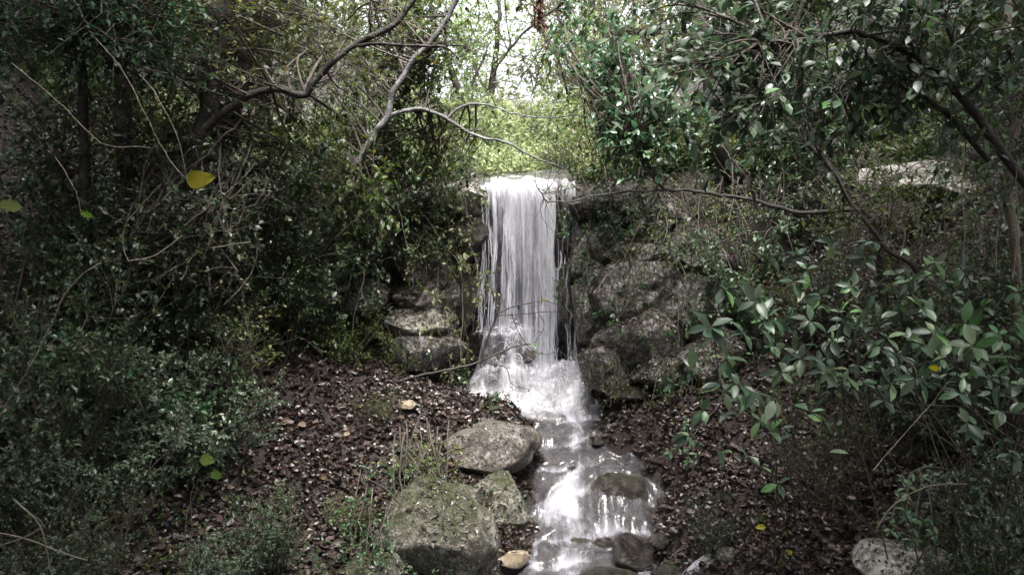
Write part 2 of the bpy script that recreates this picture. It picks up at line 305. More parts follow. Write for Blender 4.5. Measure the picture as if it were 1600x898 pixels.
def fall_mat():
    m, ns, ln = mat('falling_water'); at = N(ns, 'ShaderNodeAttribute', attribute_name='foam')
    g = N(ns, 'ShaderNodeNewGeometry'); mp = N(ns, 'ShaderNodeMapping'); mp.inputs['Scale'].default_value = (1, .3, .05); ln.new(g.outputs['Position'], mp.inputs[0])
    n1 = N(ns, 'ShaderNodeTexNoise', _Scale=28.0, _Detail=4.0, _Roughness=.62, _Distortion=.1); ln.new(mp.outputs[0], n1.inputs['Vector'])
    mp2 = N(ns, 'ShaderNodeMapping'); mp2.inputs['Scale'].default_value = (1, .5, .25); ln.new(g.outputs['Position'], mp2.inputs[0])
    n2 = N(ns, 'ShaderNodeTexNoise', _Scale=60.0, _Detail=4.0); ln.new(mp2.outputs[0], n2.inputs['Vector'])
    a1 = N(ns, 'ShaderNodeMath', operation='MULTIPLY_ADD', _1=.3); ln.new(n2.outputs[0], a1.inputs[0]); ln.new(n1.outputs[0], a1.inputs[2])
    a2 = N(ns, 'ShaderNodeMath', operation='ADD'); ln.new(a1.outputs[0], a2.inputs[0]); ln.new(at.outputs['Fac'], a2.inputs[1])
    mr = N(ns, 'ShaderNodeMapRange', _1=.84, _2=1.24); ln.new(a2.outputs[0], mr.inputs[0])
    tr = N(ns, 'ShaderNodeBsdfTransparent'); tr.inputs[0].default_value = (.93, .93, .95, 1)
    fd = N(ns, 'ShaderNodeBsdfDiffuse'); fd.inputs[0].default_value = (.9, .89, .94, 1); ft = N(ns, 'ShaderNodeBsdfTranslucent'); ft.inputs[0].default_value = (.9, .895, .925, 1)
    fm = N(ns, 'ShaderNodeMixShader', _0=.6); ln.new(fd.outputs[0], fm.inputs[1]); ln.new(ft.outputs[0], fm.inputs[2])
    m2 = N(ns, 'ShaderNodeMixShader'); ln.new(mr.outputs[0], m2.inputs[0]); ln.new(tr.outputs[0], m2.inputs[1]); ln.new(fm.outputs[0], m2.inputs[2])
    gl = N(ns, 'ShaderNodeBsdfGlossy', _Roughness=.2); m3 = N(ns, 'ShaderNodeMixShader', _0=.06); ln.new(m2.outputs[0], m3.inputs[1]); ln.new(gl.outputs[0], m3.inputs[2])
    o = N(ns, 'ShaderNodeOutputMaterial'); ln.new(m3.outputs[0], o.inputs[0]); return m
M['fall'] = fall_mat()
def set_attr(mesh, name, vals):
    a = mesh.attributes.new(name, 'FLOAT', 'POINT'); a.data.foreach_set('value', np.asarray(vals, np.float32).ravel())

# ---------------------------------------------------------------- terrain
_Y  = np.array([0.0, 3.0, 4.6, 5.1, 5.45, 5.8, 6.1, 6.36, 6.6, 7.0, 7.3, 7.7, 8.0, 8.3])
_Z  = np.array([-.75, -.5, -.33, -.28, -.22, -.14, .0, .12, .14, .17, .21, .24, .26, .27])
_STP = np.array([3.9, 4.3, 4.75, 5.05, 5.38, 5.68, 5.98, 6.3, 6.75, 7.15])
_XL = np.array([.0, .0, -.05, -.08, .12, .13, .15, .18, .17, .12, -.55, -.66, -.42, -.42])
_XR = np.array([1.0, 1.0, 1.0, .96, 1.0, 1.2, 1.2, 1.04, .8, .82, .84, .85, .72, .65])
def sz(y): return np.interp(y, _Y, _Z)
def xl(y): return np.interp(y, _Y, _XL)+(.035*np.sin(y*8.3)+.03*np.sin(y*19+1))*(np.asarray(y) < 7.2)
def xr(y): return np.interp(y, _Y, _XR)+(.06*np.sin(y*7.1+2)+.045*np.sin(y*17)+.02*np.sin(y*37))*(np.asarray(y) < 7.2)
def UXC(y): return .12+.55*np.maximum(y-8.9, 0)**1.3
def ground_h(x, y):
    x = np.asarray(x, float); y = np.asarray(y, float)
    y2 = np.minimum(y, 8.3); L = xl(y2); Rr = xr(y2); base = sz(y2)
    dl = np.maximum(L-x, 0); dr = np.maximum(x-Rr, 0); dl = np.minimum(dl, 9); dr = np.minimum(dr, 9)
    bank = (.10*sst(0, .25, dl)+.27*dl+.085*dl**2) + (.14*sst(0, .3, dr)+.33*dr+.075*dr**2)
    inside = (dl+dr) <= 0; bank = bank*(1-.85*sst(11, 24, y)*sst(9, 3.5, np.abs(x)))
    p = np.stack([x, y, 0*x], -1)
    n = fbm(p*.9, 4, 1)*.35*sst(0, 1.2, dl+dr) + fbm(p*4, 4, 2)*.16*sst(0, .3, dl+dr)
    h = base + bank + n
    h = np.where(inside, base-.10+fbm(p*7, 4, 4)*.12, h)
    xc = UXC(y)
    plat = 2.27+.035*(np.minimum(y, 14)-8.2)-.01*np.maximum(y-15, 0) + .03*np.maximum(np.abs(x-xc)-.55, 0) + fbm(p*1.5, 3, 6)*.45*sst(.5, 1.6, np.abs(x-xc))
    k = sst(8.12, 8.3, y)
    return np.where(y > 8.1, h*(1-k)+np.maximum(h, plat)*k, h)
def gpt(x, y): return np.array([x, y, float(ground_h(x, y))])
def hit(px, py):
    """where the view ray meets the terrain"""
    Ys = np.linspace(1.5, 14, 1500); u = (px-800)/F; v = (449-py)/F; dy = cP+v*sP; dz = -sP+v*cP; t = Ys/dy
    x = u*t; z = CAM[2]+dz*t; g = ground_h(x, Ys); i = np.argmax(z < g)
    if z[i] >= g[i]: i = len(Ys)-1
    return np.array([x[i], Ys[i], g[i]])
def axis_pts(lo, hi, step, ext, gr=1.16):
    a = list(np.arange(lo, hi, step)); s = step
    while a[-1] < ext[1]: s *= gr; a.append(a[-1]+s)
    s = step
    while a[0] > ext[0]: s *= gr; a.insert(0, a[0]-s)
    return np.array(a)
gx = axis_pts(-4.5, 4.5, .04, (-90, 90)); gy = axis_pts(2.6, 9.0, .04, (-60, 160))
X, Yg = np.meshgrid(gx, gy); Z = ground_h(X, Yg)
idx = np.arange(X.size).reshape(X.shape)
Fq = np.stack([idx[:-1, :-1], idx[:-1, 1:], idx[1:, 1:], idx[1:, :-1]], -1).reshape(-1, 4)
ground = link('ground', mesh_np('ground', np.stack([X, Yg, Z], -1), Fq), M['ground'], kind='structure')

# ---------------------------------------------------------------- rocks
def ico(sub):
    import bmesh
    bm = bmesh.new(); bmesh.ops.create_icosphere(bm, subdivisions=sub, radius=1)
    V = np.array([v.co for v in bm.verts]); Fc = np.array([[v.index for v in f.verts] for f in bm.faces]); bm.free(); return V, Fc
ICO = {s: ico(s) for s in (2, 3, 4, 5, 6)}
def boulder(name, loc, rad, mat_, label, cat, sub=4, seed=0, amp=.35, flat=.0, rot=0, parent=None, sharp=.18, group=None, flakes=0):
    V, Fc = ICO[sub]; V = V.copy()
    d = 1+amp*fbm(V*1.1+seed*7.7, 3, seed)*2
    rg = np.random.default_rng(seed+100); 
    for _ in range(16):                                   # broken planar faces
        nrm = unit(rg.normal(0, 1, 3)); h = rg.uniform(.6, .92); dd = (V*d[:, None])@nrm
        d = d*np.where(dd > h, (h+(dd-h)*.06)/np.maximum(dd, 1e-6), 1)
    P = V*d[:, None]*np.asarray(rad)
    V*((ridge(P*(1.1/min(rad))+seed, 5, seed+3)-.5)*sharp*1.3*min(rad))[:, None] + V*((fbm(P*11+seed, 5, seed+9, .65)*.6-.3*np.maximum(vn(P*16+seed, seed+4)-.62, 0)*3)*min(rad))[:, None]
    c, s = math.cos(rot), math.sin(rot); P = P@np.array([[c, s, 0], [-s, c, 0], [0, 0, 1]])
    o = link(name, mesh_np(name, P, Fc), mat_, parent, loc)
    if not parent: tag(o, label, cat, group)
    if flakes:
        nrm = np.zeros_like(P); fn = np.cross(P[Fc[:, 1]]-P[Fc[:, 0]], P[Fc[:, 2]]-P[Fc[:, 0]])
        for q in range(3): np.add.at(nrm, Fc[:, q], fn)
        nrm = unit(nrm); patch = fbm(P*6+seed, 3, seed+5)
        for nm, mt, cnt, sz_, cond in (('moss', 'moss_leaf', flakes, .02, (patch > -.02)&(nrm[:, 2] > -.4)), ('fallen_leaves', 'litter', flakes//4, .04, (nrm[:, 2] > .45))):
            ok = np.nonzero(cond&(P[:, 1] < .4*rad[1]))[0]
            if len(ok) < 5: continue
            q = rng.choice(ok, cnt); D = rng.normal(0, 1, (cnt, 3))-nrm[q]*.0; D = D-nrm[q]*(D*nrm[q]).sum(1)[:, None]*.6
            V2, F2 = leaves(P[q]+nrm[q]*.004, D, nrm[q]+rng.normal(0, .4, (cnt, 3)), sz_*rng.uniform(.4, 1.2, cnt), 'quad'); link(nm, mesh_np(nm, V2, F2, False), M[mt], o, kind='stuff')
    return o
def rock_at(px, py, Y, wpx, hpx, depth, mat_, label, **kw):
    """boulder whose outline covers about wpx by hpx photo pixels around (px, py)"""
    if Y is None: Y = hit(px, py)[1]-.04
    c = W(px, py, Y)-np.array([0, 0, kw.pop('sink', 0)]); k = Y*1.04/F
    return boulder(kw.pop('name', 'boulder'), c, (wpx*.5*k, depth, hpx*.5*k), mat_, label, kw.pop('cat', 'boulder'), **kw)

ROCK_HIT = None
# rock wall behind and beside the waterfall: one broken face
def wall_y(x, z):
    """front of the rock wall: recessed behind the water, advancing either side"""
    side = sst(.5, 1.25, x)*.75 + sst(-.45, -1.6, x)*.55
    q = np.stack([x*1.1, 0*x, z*2.2], -1)
    led = .14*(np.round((z+fbm(q*.9, 3, 30)*.5)*3.2)/3.2-z)
    return 8.1 - side*(1-.55*sst(.2, 2.5, z)) + fbm(q*1.4, 4, 21)*.7*sst(.1, .9, np.abs(x-.1))+ fbm(q*3, 4, 24)*.16 + led*1.1*sst(1.9, 1.0, np.abs(x)) + .5*sst(1.3, 2.3, np.abs(x)) - (ridge(q*2.6, 4, 26)-.5)*.22
nx, nz = 460, 220
xx = np.linspace(-2.6, 2.3, nx); tt = np.linspace(0, 1, nz); XX, TT = np.meshgrid(xx, tt)
top = 2.33 + fbm(np.stack([xx*1.5, 0*xx, 0*xx], -1), 3, 33)*.35*sst(.35, .9, np.abs(xx-.1)) - .1*np.exp(-((xx-.08)/.38)**4)
ZZ = -.25 + TT*(top[None]+.25); YY = wall_y(XX, ZZ)
YY = YY - 0.0
cap = sst(.93, 1, TT); YY = YY + cap**2*.75
ZZ = ZZ + fbm(np.stack([XX*4, YY*4, ZZ*4], -1), 4, 40)*.12*(1-cap)
idx = np.arange(XX.size).reshape(XX.shape); Fq = np.stack([idx[:-1, :-1], idx[:-1, 1:], idx[1:, 1:], idx[1:, :-1]], -1).reshape(-1, 4)
rw = link('rock_wall', mesh_np('rock_wall', np.stack([XX, YY, ZZ], -1), Fq), M['rock_wet'], kind='structure')

rock_at(762, 696, None, 165, 100, .42, M['rock'], 'rounded grey boulder on the left of the stream just below the pool', seed=1, sub=6, flakes=260)
rock_at(778, 783, 5.72, 112, 86, .26, M['rock_moss'], 'small rough grey boulder squeezed between two larger ones left of the stream', seed=2, sub=6, flakes=260)
rock_at(686, 836, 4.98, 205, 225, .4, M['rock_moss'], 'largest mossy boulder at the lower left edge of the stream', seed=13, sub=6, amp=.3, flakes=900)
rock_at(586, 902, 4.55, 116, 86, .25, M['rock_moss'], 'low mossy boulder cut by the bottom edge left of the largest boulder', seed=4, sub=6, flakes=260)
rock_at(805, 872, None, 58, 26, .1, M['rock_tan'], 'flat tan stone at the water edge beside the largest mossy boulder', seed=5, name='stone', cat='stone', amp=.12, sharp=.08)
rock_at(637, 632, None, 40, 17, .1, M['rock_tan'], 'flat pale stone lying on the leaf litter left of the pool', seed=6, name='stone', cat='stone', amp=.15, sharp=.08)
rock_at(1412, 890, None, 172, 76, .22, M['rock_white'], 'white lichen spotted boulder in the lower right corner', seed=7, sub=6, amp=.2, flakes=120, sink=-.04)
rock_at(1137, 872, None, 42, 56, .08, M['rock_moss'], 'upright grey stone on the bank right of the bottom of the stream', seed=8, name='stone', cat='stone', amp=.2)
rock_at(1178, 630, None, 38, 16, .07, M['rock_white'], 'small pale stone on the dark litter right of the rock face', seed=9, name='stone', cat='stone', amp=.2)
rock_at(1436, 285, 7.1, 160, 76, .4, M['rock_white'], 'pale boulder high on the right bank behind branches', seed=17, sub=6, flakes=300)
rock_at(1050, 892, 5.0, 60, 22, .12, M['rock_wet'], 'low wet stone right of the stream at the bottom edge', seed=11, name='stone', cat='stone')
# broken rock face right of the falls
FACE = [(990, 455, 7.35, 190, 120, .35, 21, 'pale topped rough rock bulging out right of the waterfall'), (925, 480, 7.6, 90, 150, .3, 22, 'dark broken rock at the right edge of the splash'), (1010, 530, 7.15, 180, 110, .33, 23, 'brown pitted rock in the middle of the face right of the falls'),
        (1090, 480, 7.2, 130, 130, .35, 24, 'grey rock behind laurel leaves right of the pitted rock'), (945, 575, 7.2, 110, 80, .25, 25, 'dark undercut rock at the foot of the face beside the pool'), (1040, 580, 6.95, 130, 70, .25, 26, 'brown broken rock at the foot of the face above the right bank litter'),
        (1115, 555, 6.8, 110, 80, .25, 27, 'rough rock at the right end of the foot of the face'), (1000, 398, 7.6, 150, 60, .35, 28, 'flat topped pale rock on the crest of the face'), (935, 400, 7.8, 100, 120, .3, 29, 'upper dark rock beside the right edge of the water curtain'), (1110, 400, 7.7, 130, 90, .35, 30, 'shaded rock at the upper right of the face under the crooked limb'), (935, 325, 7.95, 90, 80, .25, 35, 'wet rock below the right end of the lip'), (1030, 340, 7.9, 120, 70, .3, 36, 'mossy rock just under the rim right of the lip')]
for a, b, c, d, e, f, s_, l in FACE: rock_at(a, b, c, d, e, f, M['rock_face'], l, seed=s_, sub=6, sharp=.75, amp=.6, flakes=1300)
for a, b, c, d, e, f, s_, m_, l in [(676, 458, 7.5, 120, 66, .3, 31, 'rock_face', 'upper pale ledge rock left of the waterfall'), (652, 500, 7.45, 130, 66, .3, 62, 'rock_white', 'lower pale ledge rock left of the waterfall'), (560, 462, 7.1, 110, 60, .3, 33, 'rock_face', 'grey ledge rock far left of the waterfall under the foliage'),
        (660, 420, 7.7, 110, 70, .35, 34, 'rock_face', 'rough grey rock above the two pale ledges left of the falls'), (718, 310, 8.0, 90, 60, .25, 37, 'rock_white', 'pale rock at the left end of the lip of the falls'), (720, 380, 7.95, 80, 100, .25, 38, 'rock_wet', 'dark wet rock touching the left edge of the water curtain'),
        (650, 545, 7.3, 130, 80, .3, 39, 'rock_face', 'shaded rock under the pale ledges left of the splash pool'), (720, 470, 7.85, 70, 120, .25, 40, 'rock_wet', 'dark wet rock left of the foot of the water curtain'), (660, 320, 8.0, 90, 60, .3, 49, 'rock_face', 'grey rock on the rim left of the pale lip rock')]:
    rock_at(a, b, c, d, e, f, M[m_], l, seed=s_, sub=6, name='ledge_rock', cat='rock', sharp=.75, amp=.6, flakes=600)
# rocks the stream runs over
rock_at(955, 765, 6.15, 150, 90, .3, M['rock_wet'], 'broad wet rock the stream fans over in the lower cascade', seed=41, sub=6, name='stream_rock', cat='rock', sharp=.1, amp=.2, sink=.06)
rock_at(905, 707, 6.62, 56, 40, .14, M['rock_wet'], 'small wet rock dividing the stream above the cascade', seed=42, name='stream_rock', cat='rock', sharp=.1, sink=.04)
rock_at(985, 850, 5.35, 84, 76, .2, M['rock_wet'], 'wet brown rock at the right edge of the stream near the bottom', seed=43, name='stream_rock', cat='rock', sink=.06)
rock_at(955, 893, 5.05, 120, 34, .2, M['rock_wet'], 'flat wet tan brown rock under the water at the bottom edge', seed=44, name='stream_rock', cat='rock', amp=.15, sink=.07)
rock_at(795, 562, 7.9, 92, 66, .2, M['rock_wet'], 'dark domed rock under the left half of the falls', seed=45, sub=6, name='stream_rock', cat='rock', amp=.12, sharp=.1)
rock_at(880, 470, 7.95, 34, 150, .14, M['rock_wet'], 'narrow wet rock rib at the right edge of the falls', seed=46, sub=6, name='stream_rock', cat='rock')
rock_at(765, 636, 7.3, 70, 16, .1, M['rock_wet'], 'low dark stones damming the pool above the rounded boulder', seed=47, name='stream_rock', cat='rock')
rock_at(985, 612, 7.0, 90, 30, .2, M['rock_wet'], 'flat dark rock on the right of the pool outlet', seed=48, name='stream_rock', cat='rock')

for q, (a, b, w_, h_, l) in enumerate([(872, 690, 40, 26, 'small stone breaking the surface above the cascade on the left'), (925, 742, 44, 26, 'small stone at the top of the cascade'), (1005, 742, 50, 30, 'stone at the top right of the cascade'),
   (860, 765, 34, 26, 'stone at the left edge of the middle of the stream'), (1012, 798, 54, 36, 'stone at the right edge of the middle of the stream'), (925, 800, 46, 26, 'half sunken stone in the middle of the lower stream'), (870, 826, 40, 24, 'half sunken stone left in the lower stream'),
   (945, 845, 44, 28, 'half sunken stone near the wet brown rock'), (850, 882, 40, 22, 'half sunken stone beside the flat tan stone'), (1035, 840, 40, 30, 'brown stone on the right shore of the lower stream'), (890, 735, 70, 44, 'broad sunken stone under the bright water at the top of the cascade'), (985, 775, 80, 50, 'broad sunken stone under the right half of the cascade'), (905, 850, 64, 40, 'broad sunken stone in the middle of the bottom of the stream'), (885, 668, 56, 30, 'grey sunken stone in the outlet under the pool'), (905, 655, 34, 16, 'dark stone in the shallow outlet below the pool'),
   (860, 640, 40, 14, 'dark stone at the outlet of the pool on the left'), (945, 668, 30, 22, 'dark stone on the right shore of the outlet')]):
    rock_at(a, b, None, w_, h_, .09, M['rock_wet'], l, seed=120+q, sub=4, name='stream_stone', cat='stone', amp=.25, sink=.035)
# ---------------------------------------------------------------- water
ns_, nt_ = 420, 170
Ys = np.linspace(3.2, 8.15, ns_); U = np.linspace(0, 1, nt_)
YY, UU = np.meshgrid(Ys, U, indexing='ij')
XL = xl(YY)-.07; XR = xr(YY)+.07
XX = XL+(XR-XL)*UU; P = np.stack([XX, YY, 0*XX], -1)
slope = np.gradient(sz(Ys), Ys)
dome = .085*np.exp(-(((XX-.76)/.36)**2+((YY-6.08)/.27)**2))
YS = YY+fbm(P*2.3, 3, 57)*.35+.12*np.sin(XX*6); st = np.zeros_like(YY); lipf = np.zeros_like(YY)
for y_ in _STP:
    st += sst(-.05, .035, YS-y_); lipf += np.exp(-((YS-y_+.04)/.04)**2)
za, zb_ = sz(_STP[0]-.2), sz(_STP[-1]+.15); zst = za+(zb_-za)*st/len(_STP)
ZW = np.where((YY > 4) & (YY < 7.2), .45*sz(YY)+.55*zst, sz(YY)) if False else sz(YY)+(st*.055-np.interp(YY, [_STP[0]]+list(_STP), np.arange(len(_STP)+1)*.055))*1.0
ZW = ZW + dome + (ridge(P*np.array([4.5, 3, 1]), 2, 50)-.6)*.09 + fbm(P*np.array([10, 6, 1]), 2, 51)*.04 - .09*sst(.72, 1, np.abs(2*UU-1)+fbm(P*4, 3, 58)*.3)
flow = fbm(P*np.array([7, 2.4, 1])+fbm(P*3, 2, 60)[..., None]*1.6, 4, 55)
chan = np.exp(-((XX-np.interp(YY, [4.6, 5.3, 5.6, 6.0, 6.35, 6.6, 7.2], [.45, .47, .5, .42, .62, .5, .55]))/np.interp(YY, [4.6, 5.6, 6.2, 6.6, 7.2], [.2, .17, .07, .12, .2]))**2)
foam = -.03+.44*lipf*sst(-.25, .15, fbm(P*3.3, 3, 59))+.30*chan*sst(7.2, 6.3, YY)+.75*np.maximum(np.interp(YY, Ys, slope)-.2, 0)*chan + flow*1.15
foam += 1.1*np.exp(-(((YY-7.72)/.42)**2))*sst(-.75, -.35, XX)*sst(.95, .75, XX) + .35*np.exp(-((YY-7.5)/.3)**2)
me = mesh_np('stream', np.stack([XX, YY, ZW], -1), np.stack([(i := np.arange(XX.size).reshape(XX.shape))[:-1, :-1], i[:-1, 1:], i[1:, 1:], i[1:, :-1]], -1).reshape(-1, 4))
set_attr(me, 'foam', foam); link('stream', me, M['water'], kind='structure')
# side trickle at the bottom right
c = hit(1085, 892); th = np.linspace(0, 2*math.pi, 60, endpoint=False); rr = np.linspace(0, 1, 24)
A, B = np.meshgrid(rr, th, indexing='ij'); irr = 1+.35*fbm(np.stack([np.cos(B)*2, np.sin(B)*2, 0*B], -1), 3, 5)*2; px_ = c[0]+A*np.cos(B)*.26*irr; py_ = c[1]+A*np.sin(B)*.13*irr
zz = ground_h(px_, py_)+.05-.08*A**3+fbm(np.stack([px_*14, py_*14, 0*px_], -1), 3, 5)*.03
idx = np.arange(A.size).reshape(A.shape); Fq = np.stack([idx[:-1], idx[1:], np.roll(idx[1:], -1, 1), np.roll(idx[:-1], -1, 1)], -1).reshape(-1, 4)
me = mesh_np('side_pool', np.stack([px_, py_, zz], -1), Fq); set_attr(me, 'foam', (.75-.6*A**2+fbm(np.stack([px_*12, py_*12, 0*px_], -1), 3, 6)*.8).ravel()); link('side_pool', me, M['water'], kind='structure')
# upper stream beyond the lip
Ys = np.linspace(8.02, 13, 120); U = np.linspace(-1, 1, 40); YY, UU = np.meshgrid(Ys, U, indexing='ij')
XX = UXC(YY) + UU*np.interp(YY, [8, 8.6, 13], [.4, .62, .7]); ZW = 2.31+.035*(YY-8.1)+.13*np.maximum(YY-13, 0)+fbm(np.stack([XX*7, YY*4, 0*XX], -1), 3, 70)*.05-.14*sst(.7, 1, np.abs(UU))-.05*sst(8.25, 8.02, YY)
me = mesh_np('upper_stream', np.stack([XX, YY, ZW], -1), np.stack([(i := np.arange(XX.size).reshape(XX.shape))[:-1, :-1], i[:-1, 1:], i[1:, 1:], i[1:, :-1]], -1).reshape(-1, 4))
set_attr(me, 'foam', -.1+.45*np.exp(-(YY-8)/.35)+fbm(np.stack([XX*6, YY*3, 0*XX], -1), 3, 79)*1.5-.5*sst(.6, 1, np.abs(UU))); link('upper_stream', me, M['water'], kind='structure')

# the falling water: two thin rippled sheets and many separate strands
def sheet(name, x0, x1, yo, zb, nxs, nzs, foam0, seed):
    u = np.linspace(0, 1, nxs); t = np.linspace(0, 1, nzs); UU, TT = np.meshgrid(u, t)
    XX = x0+(x1-x0)*UU
    lip = 2.33-.03*np.sin(UU*7+seed)+fbm(np.stack([XX*6, 0*XX, 0*XX], -1), 3, seed+9)*.09
    drop = TT**1.05; bot = zb(UU)
    ZZ = lip+(bot-lip)*drop
    XX = XX+ (UU-.5)*.03*TT + fbm(np.stack([XX*3, 0*XX, ZZ*.7], -1), 3, seed)*.05
    YY = 8.06-yo-.13*np.sqrt(TT) + (fbm(np.stack([XX*13, 0*XX, ZZ*.6], -1), 4, seed+2))*.12 + .10*np.exp(-TT*22)
    me = mesh_np(name, np.stack([XX, YY, ZZ], -1), np.stack([(i := np.arange(XX.size).reshape(XX.shape))[:-1, :-1], i[:-1, 1:], i[1:, 1:], i[1:, :-1]], -1).reshape(-1, 4))
    f = foam0 + .13 + .5*np.exp(-TT*5) + fbm(np.stack([XX*4, 0*XX, ZZ*.5], -1), 2, seed+15)*.5 + .12*sst(.75, 1, TT) + fbm(np.stack([XX*9, 0*XX, ZZ*.25], -1), 3, seed+5)*.55 + .32*np.exp(-((UU-.9)/.08)**2)
    en = fbm(np.stack([XX*0, 0*XX+seed, ZZ*3], -1), 3, seed+7)*.12; f -= .9*(sst(.12, .02, UU+en)+sst(.93, 1, UU+en)) + .25*sst(.3, .0, UU)*sst(.05, .3, TT)
    set_attr(me, 'foam', f); return me
zb = lambda u: np.where(u < .62, .82, .5+0*u)
fall = link('waterfall', sheet('waterfall', -.31, .44, .02, lambda u: .86-.38*sst(.55, .72, u), 200, 120, .16, 81), M['fall'], kind='structure')
link('water_sheet', sheet('front_water_sheet', -.24, .43, .09, lambda u: .82-.36*sst(.55, .72, u), 160, 100, .06, 91), M['fall'], fall)
link('water_sheet', sheet('water_sheet', -.28, .45, .06, lambda u: .84-.36*sst(.55, .72, u), 160, 100, .02, 97), M['fall'], fall)
link('water_sheet', sheet('water_sheet', .05, .44, .11, lambda u: .5+.1*(1-u), 120, 100, .16, 103), M['fall'], fall)
link('water_sheet', sheet('water_sheet', .46, .64, .1, lambda u: .4+.2*u, 60, 100, -.12, 109), M['fall'], fall)
def strands(name, n, cx, spread, x_lo, x_hi, yo, r_lo, r_hi, f_lo, f_hi, top_lo, top_hi, seed):
    k = 44; t = np.linspace(0, 1, k)[None]; c = rng.choice(cx, n); x0 = np.clip(c+rng.normal(0, spread, n), x_lo, x_hi)
    ztop = rng.uniform(top_lo, top_hi, n); zbot = np.where(x0 < .13, .80, .48)+rng.normal(0, .05, n); zbot = zbot+rng.uniform(0, .7, n)*(rng.random(n) < .35)
    fan = (x0[:, None]-.08)*.08*t**1.5*(2.34-ztop[:, None]*0-zbot[:, None])/1.6
    xx = x0[:, None]+fan+np.cumsum(rng.normal(0, .0035, (n, k)), 1)+.012*np.sin(t*rng.uniform(3, 9, (n, 1))+x0[:, None]*40)
    zz = ztop[:, None]+(zbot-ztop)[:, None]*t
    tz = np.clip((2.34-zz)/1.8, 0, 1); yy = 8.07-yo*rng.uniform(.6, 1.2, n)[:, None]-.17*np.sqrt(tz)+.012*np.sin(zz*11+x0[:, None]*30)
    P3 = np.stack([xx, yy, zz], -1); rad = rng.uniform(0, 1, n)[:, None]**2*(r_hi-r_lo)+r_lo
    rad = rad*(.55+.9*np.clip(.5+fbm(np.stack([xx*9, yy*0, zz*2.2], -1), 3, seed)*2.2, 0, 1.4))*sst(0, .06, t)*(1-.5*sst(.85, 1, t))+.0006
    V, Fq = tubes(P3, rad, 6); V = V.reshape(n, k, 6, 3); V[..., 1] = P3[:, :, None, 1]+(V[..., 1]-P3[:, :, None, 1])*.35; V = V.reshape(-1, 3)
    me = mesh_np(name, V, Fq); fo = rng.uniform(f_lo, f_hi, n)[:, None]+.55*np.exp(-tz*4)+fbm(np.stack([xx*9, yy*0, zz*1.5], -1), 3, seed+3)*.5
    set_attr(me, 'foam', np.repeat(fo.ravel(), 6)); link(name, me, M['fall'], fall, kind='stuff')
strands('water_strand', 26, [-.17, -.05, .03, .1, .2, .3, .33, .4, .41], .022, -.3, .44, .07, .005, .03, .12, .6, 2.1, 2.36, 201)
strands('water_strand', 34, [-.27, -.24, -.18, -.1, 0, .05, .12, .24, .31, .38, .41], .025, -.31, .45, .09, .0015, .007, .2, .7, 1.5, 2.36, 205)
strands('water_strand', 12, [.5, .54, .6], .02, .47, .66, .1, .002, .008, .25, .6, 1.1, 2.0, 209)
strands('water_strand', 6, [-.34, -.3], .02, -.37, -.28, .08, .002, .008, .2, .5, 1.2, 2.3, 213)
# ledge lip of foam and boiling foam at the foot
def foam_mass(name, x0, x1, y0, y1, zf, amp, seed, n1=120, n2=70):
    a, b = np.meshgrid(np.linspace(0, 1, n1), np.linspace(0, 1, n2)); XX = x0+(x1-x0)*a; YY = y0+(y1-y0)*b
    e = sst(0, .12, a)*sst(1, .88, a)*sst(0, .15, b)
    p = np.stack([XX, YY, 0*XX], -1); ZZ = zf(XX, YY)+(np.abs(fbm(p*7, 4, seed))*2.2*amp+fbm(p*22, 3, seed+1)*amp*.6)*e-.05*(1-e)
    me = mesh_np(name, np.stack([XX, YY, ZZ], -1), np.stack([(i := np.arange(XX.size).reshape(XX.shape))[:-1, :-1], i[:-1, 1:], i[1:, 1:], i[1:, :-1]], -1).reshape(-1, 4))
    set_attr(me, 'foam', .45+e*.3+fbm(p*6, 3, seed+4)*1.0-.7*(1-e)); return me
def apron(x, y):
    L_ = np.exp(-(np.clip(np.abs(x+.1)-.16, 0, 9)/.09)**2); q = y+.05*np.cos(x*9)+fbm(np.stack([x*5, y*5, 0*x], -1), 3, 140)*.12
    left = .30*sst(7.72, 7.80, q)*L_+.20*sst(7.5, 7.68, q)*L_+.08*sst(7.35, 7.5, q)
    rt = np.exp(-((x-.33)/.25)**2)*(.2*sst(7.6, 7.9, q))+.17*np.exp(-(((x-.6)/.11)**2+((y-7.72)/.13)**2))+.12*np.exp(-(((x-.42)/.09)**2+((y-7.52)/.1)**2))+.1*np.exp(-(((x-.72)/.1)**2+((y-7.5)/.12)**2))
    return .22+left+rt
def foam_apron(name, seed):
    a, b = np.meshgrid(np.linspace(-.56, .80, 300), np.linspace(7.18, 8.02, 190)); p = np.stack([a, b, 0*a], -1)
    z = apron(a, b); e = sst(-.56, -.42, a+.1*fbm(p*5, 2, 9))*sst(.80, .70, a)*sst(7.18, 7.34, b)
    rg_ = np.abs(fbm(p*9, 4, seed))*.22+np.abs(fbm(p*24, 3, seed+1))*.07+fbm(p*60, 2, seed+2)*.014
    z = z+rg_*e*(.45+.8*sst(.1, .3, a)*sst(7.3, 7.5, b))-.1*(1-e)
    gy_, gx_ = np.gradient(apron(a, b)); me = mesh_np(name, np.stack([a, b, z], -1), np.stack([(i := np.arange(a.size).reshape(a.shape))[:-1, :-1], i[:-1, 1:], i[1:, 1:], i[1:, :-1]], -1).reshape(-1, 4))
    steep = np.clip(gy_/gy_.max(), 0, 1); f = .6+fbm(p*np.array([7, 3, 1]), 5, seed+5)*1.6-.85*steep*sst(.2, .05, a)+.35*np.exp(-((b-7.84)/.05)**2)-.8*(1-e)-.2*sst(7.4, 7.2, b)-.25*sst(-.35, -.6, a)
    set_attr(me, 'foam', f); return me
M['splash'] = water_mat('splash_water', (.84, .835, .87), .7)
link('foam', foam_apron('splash_foam', 71), M['splash'], fall, kind='stuff')
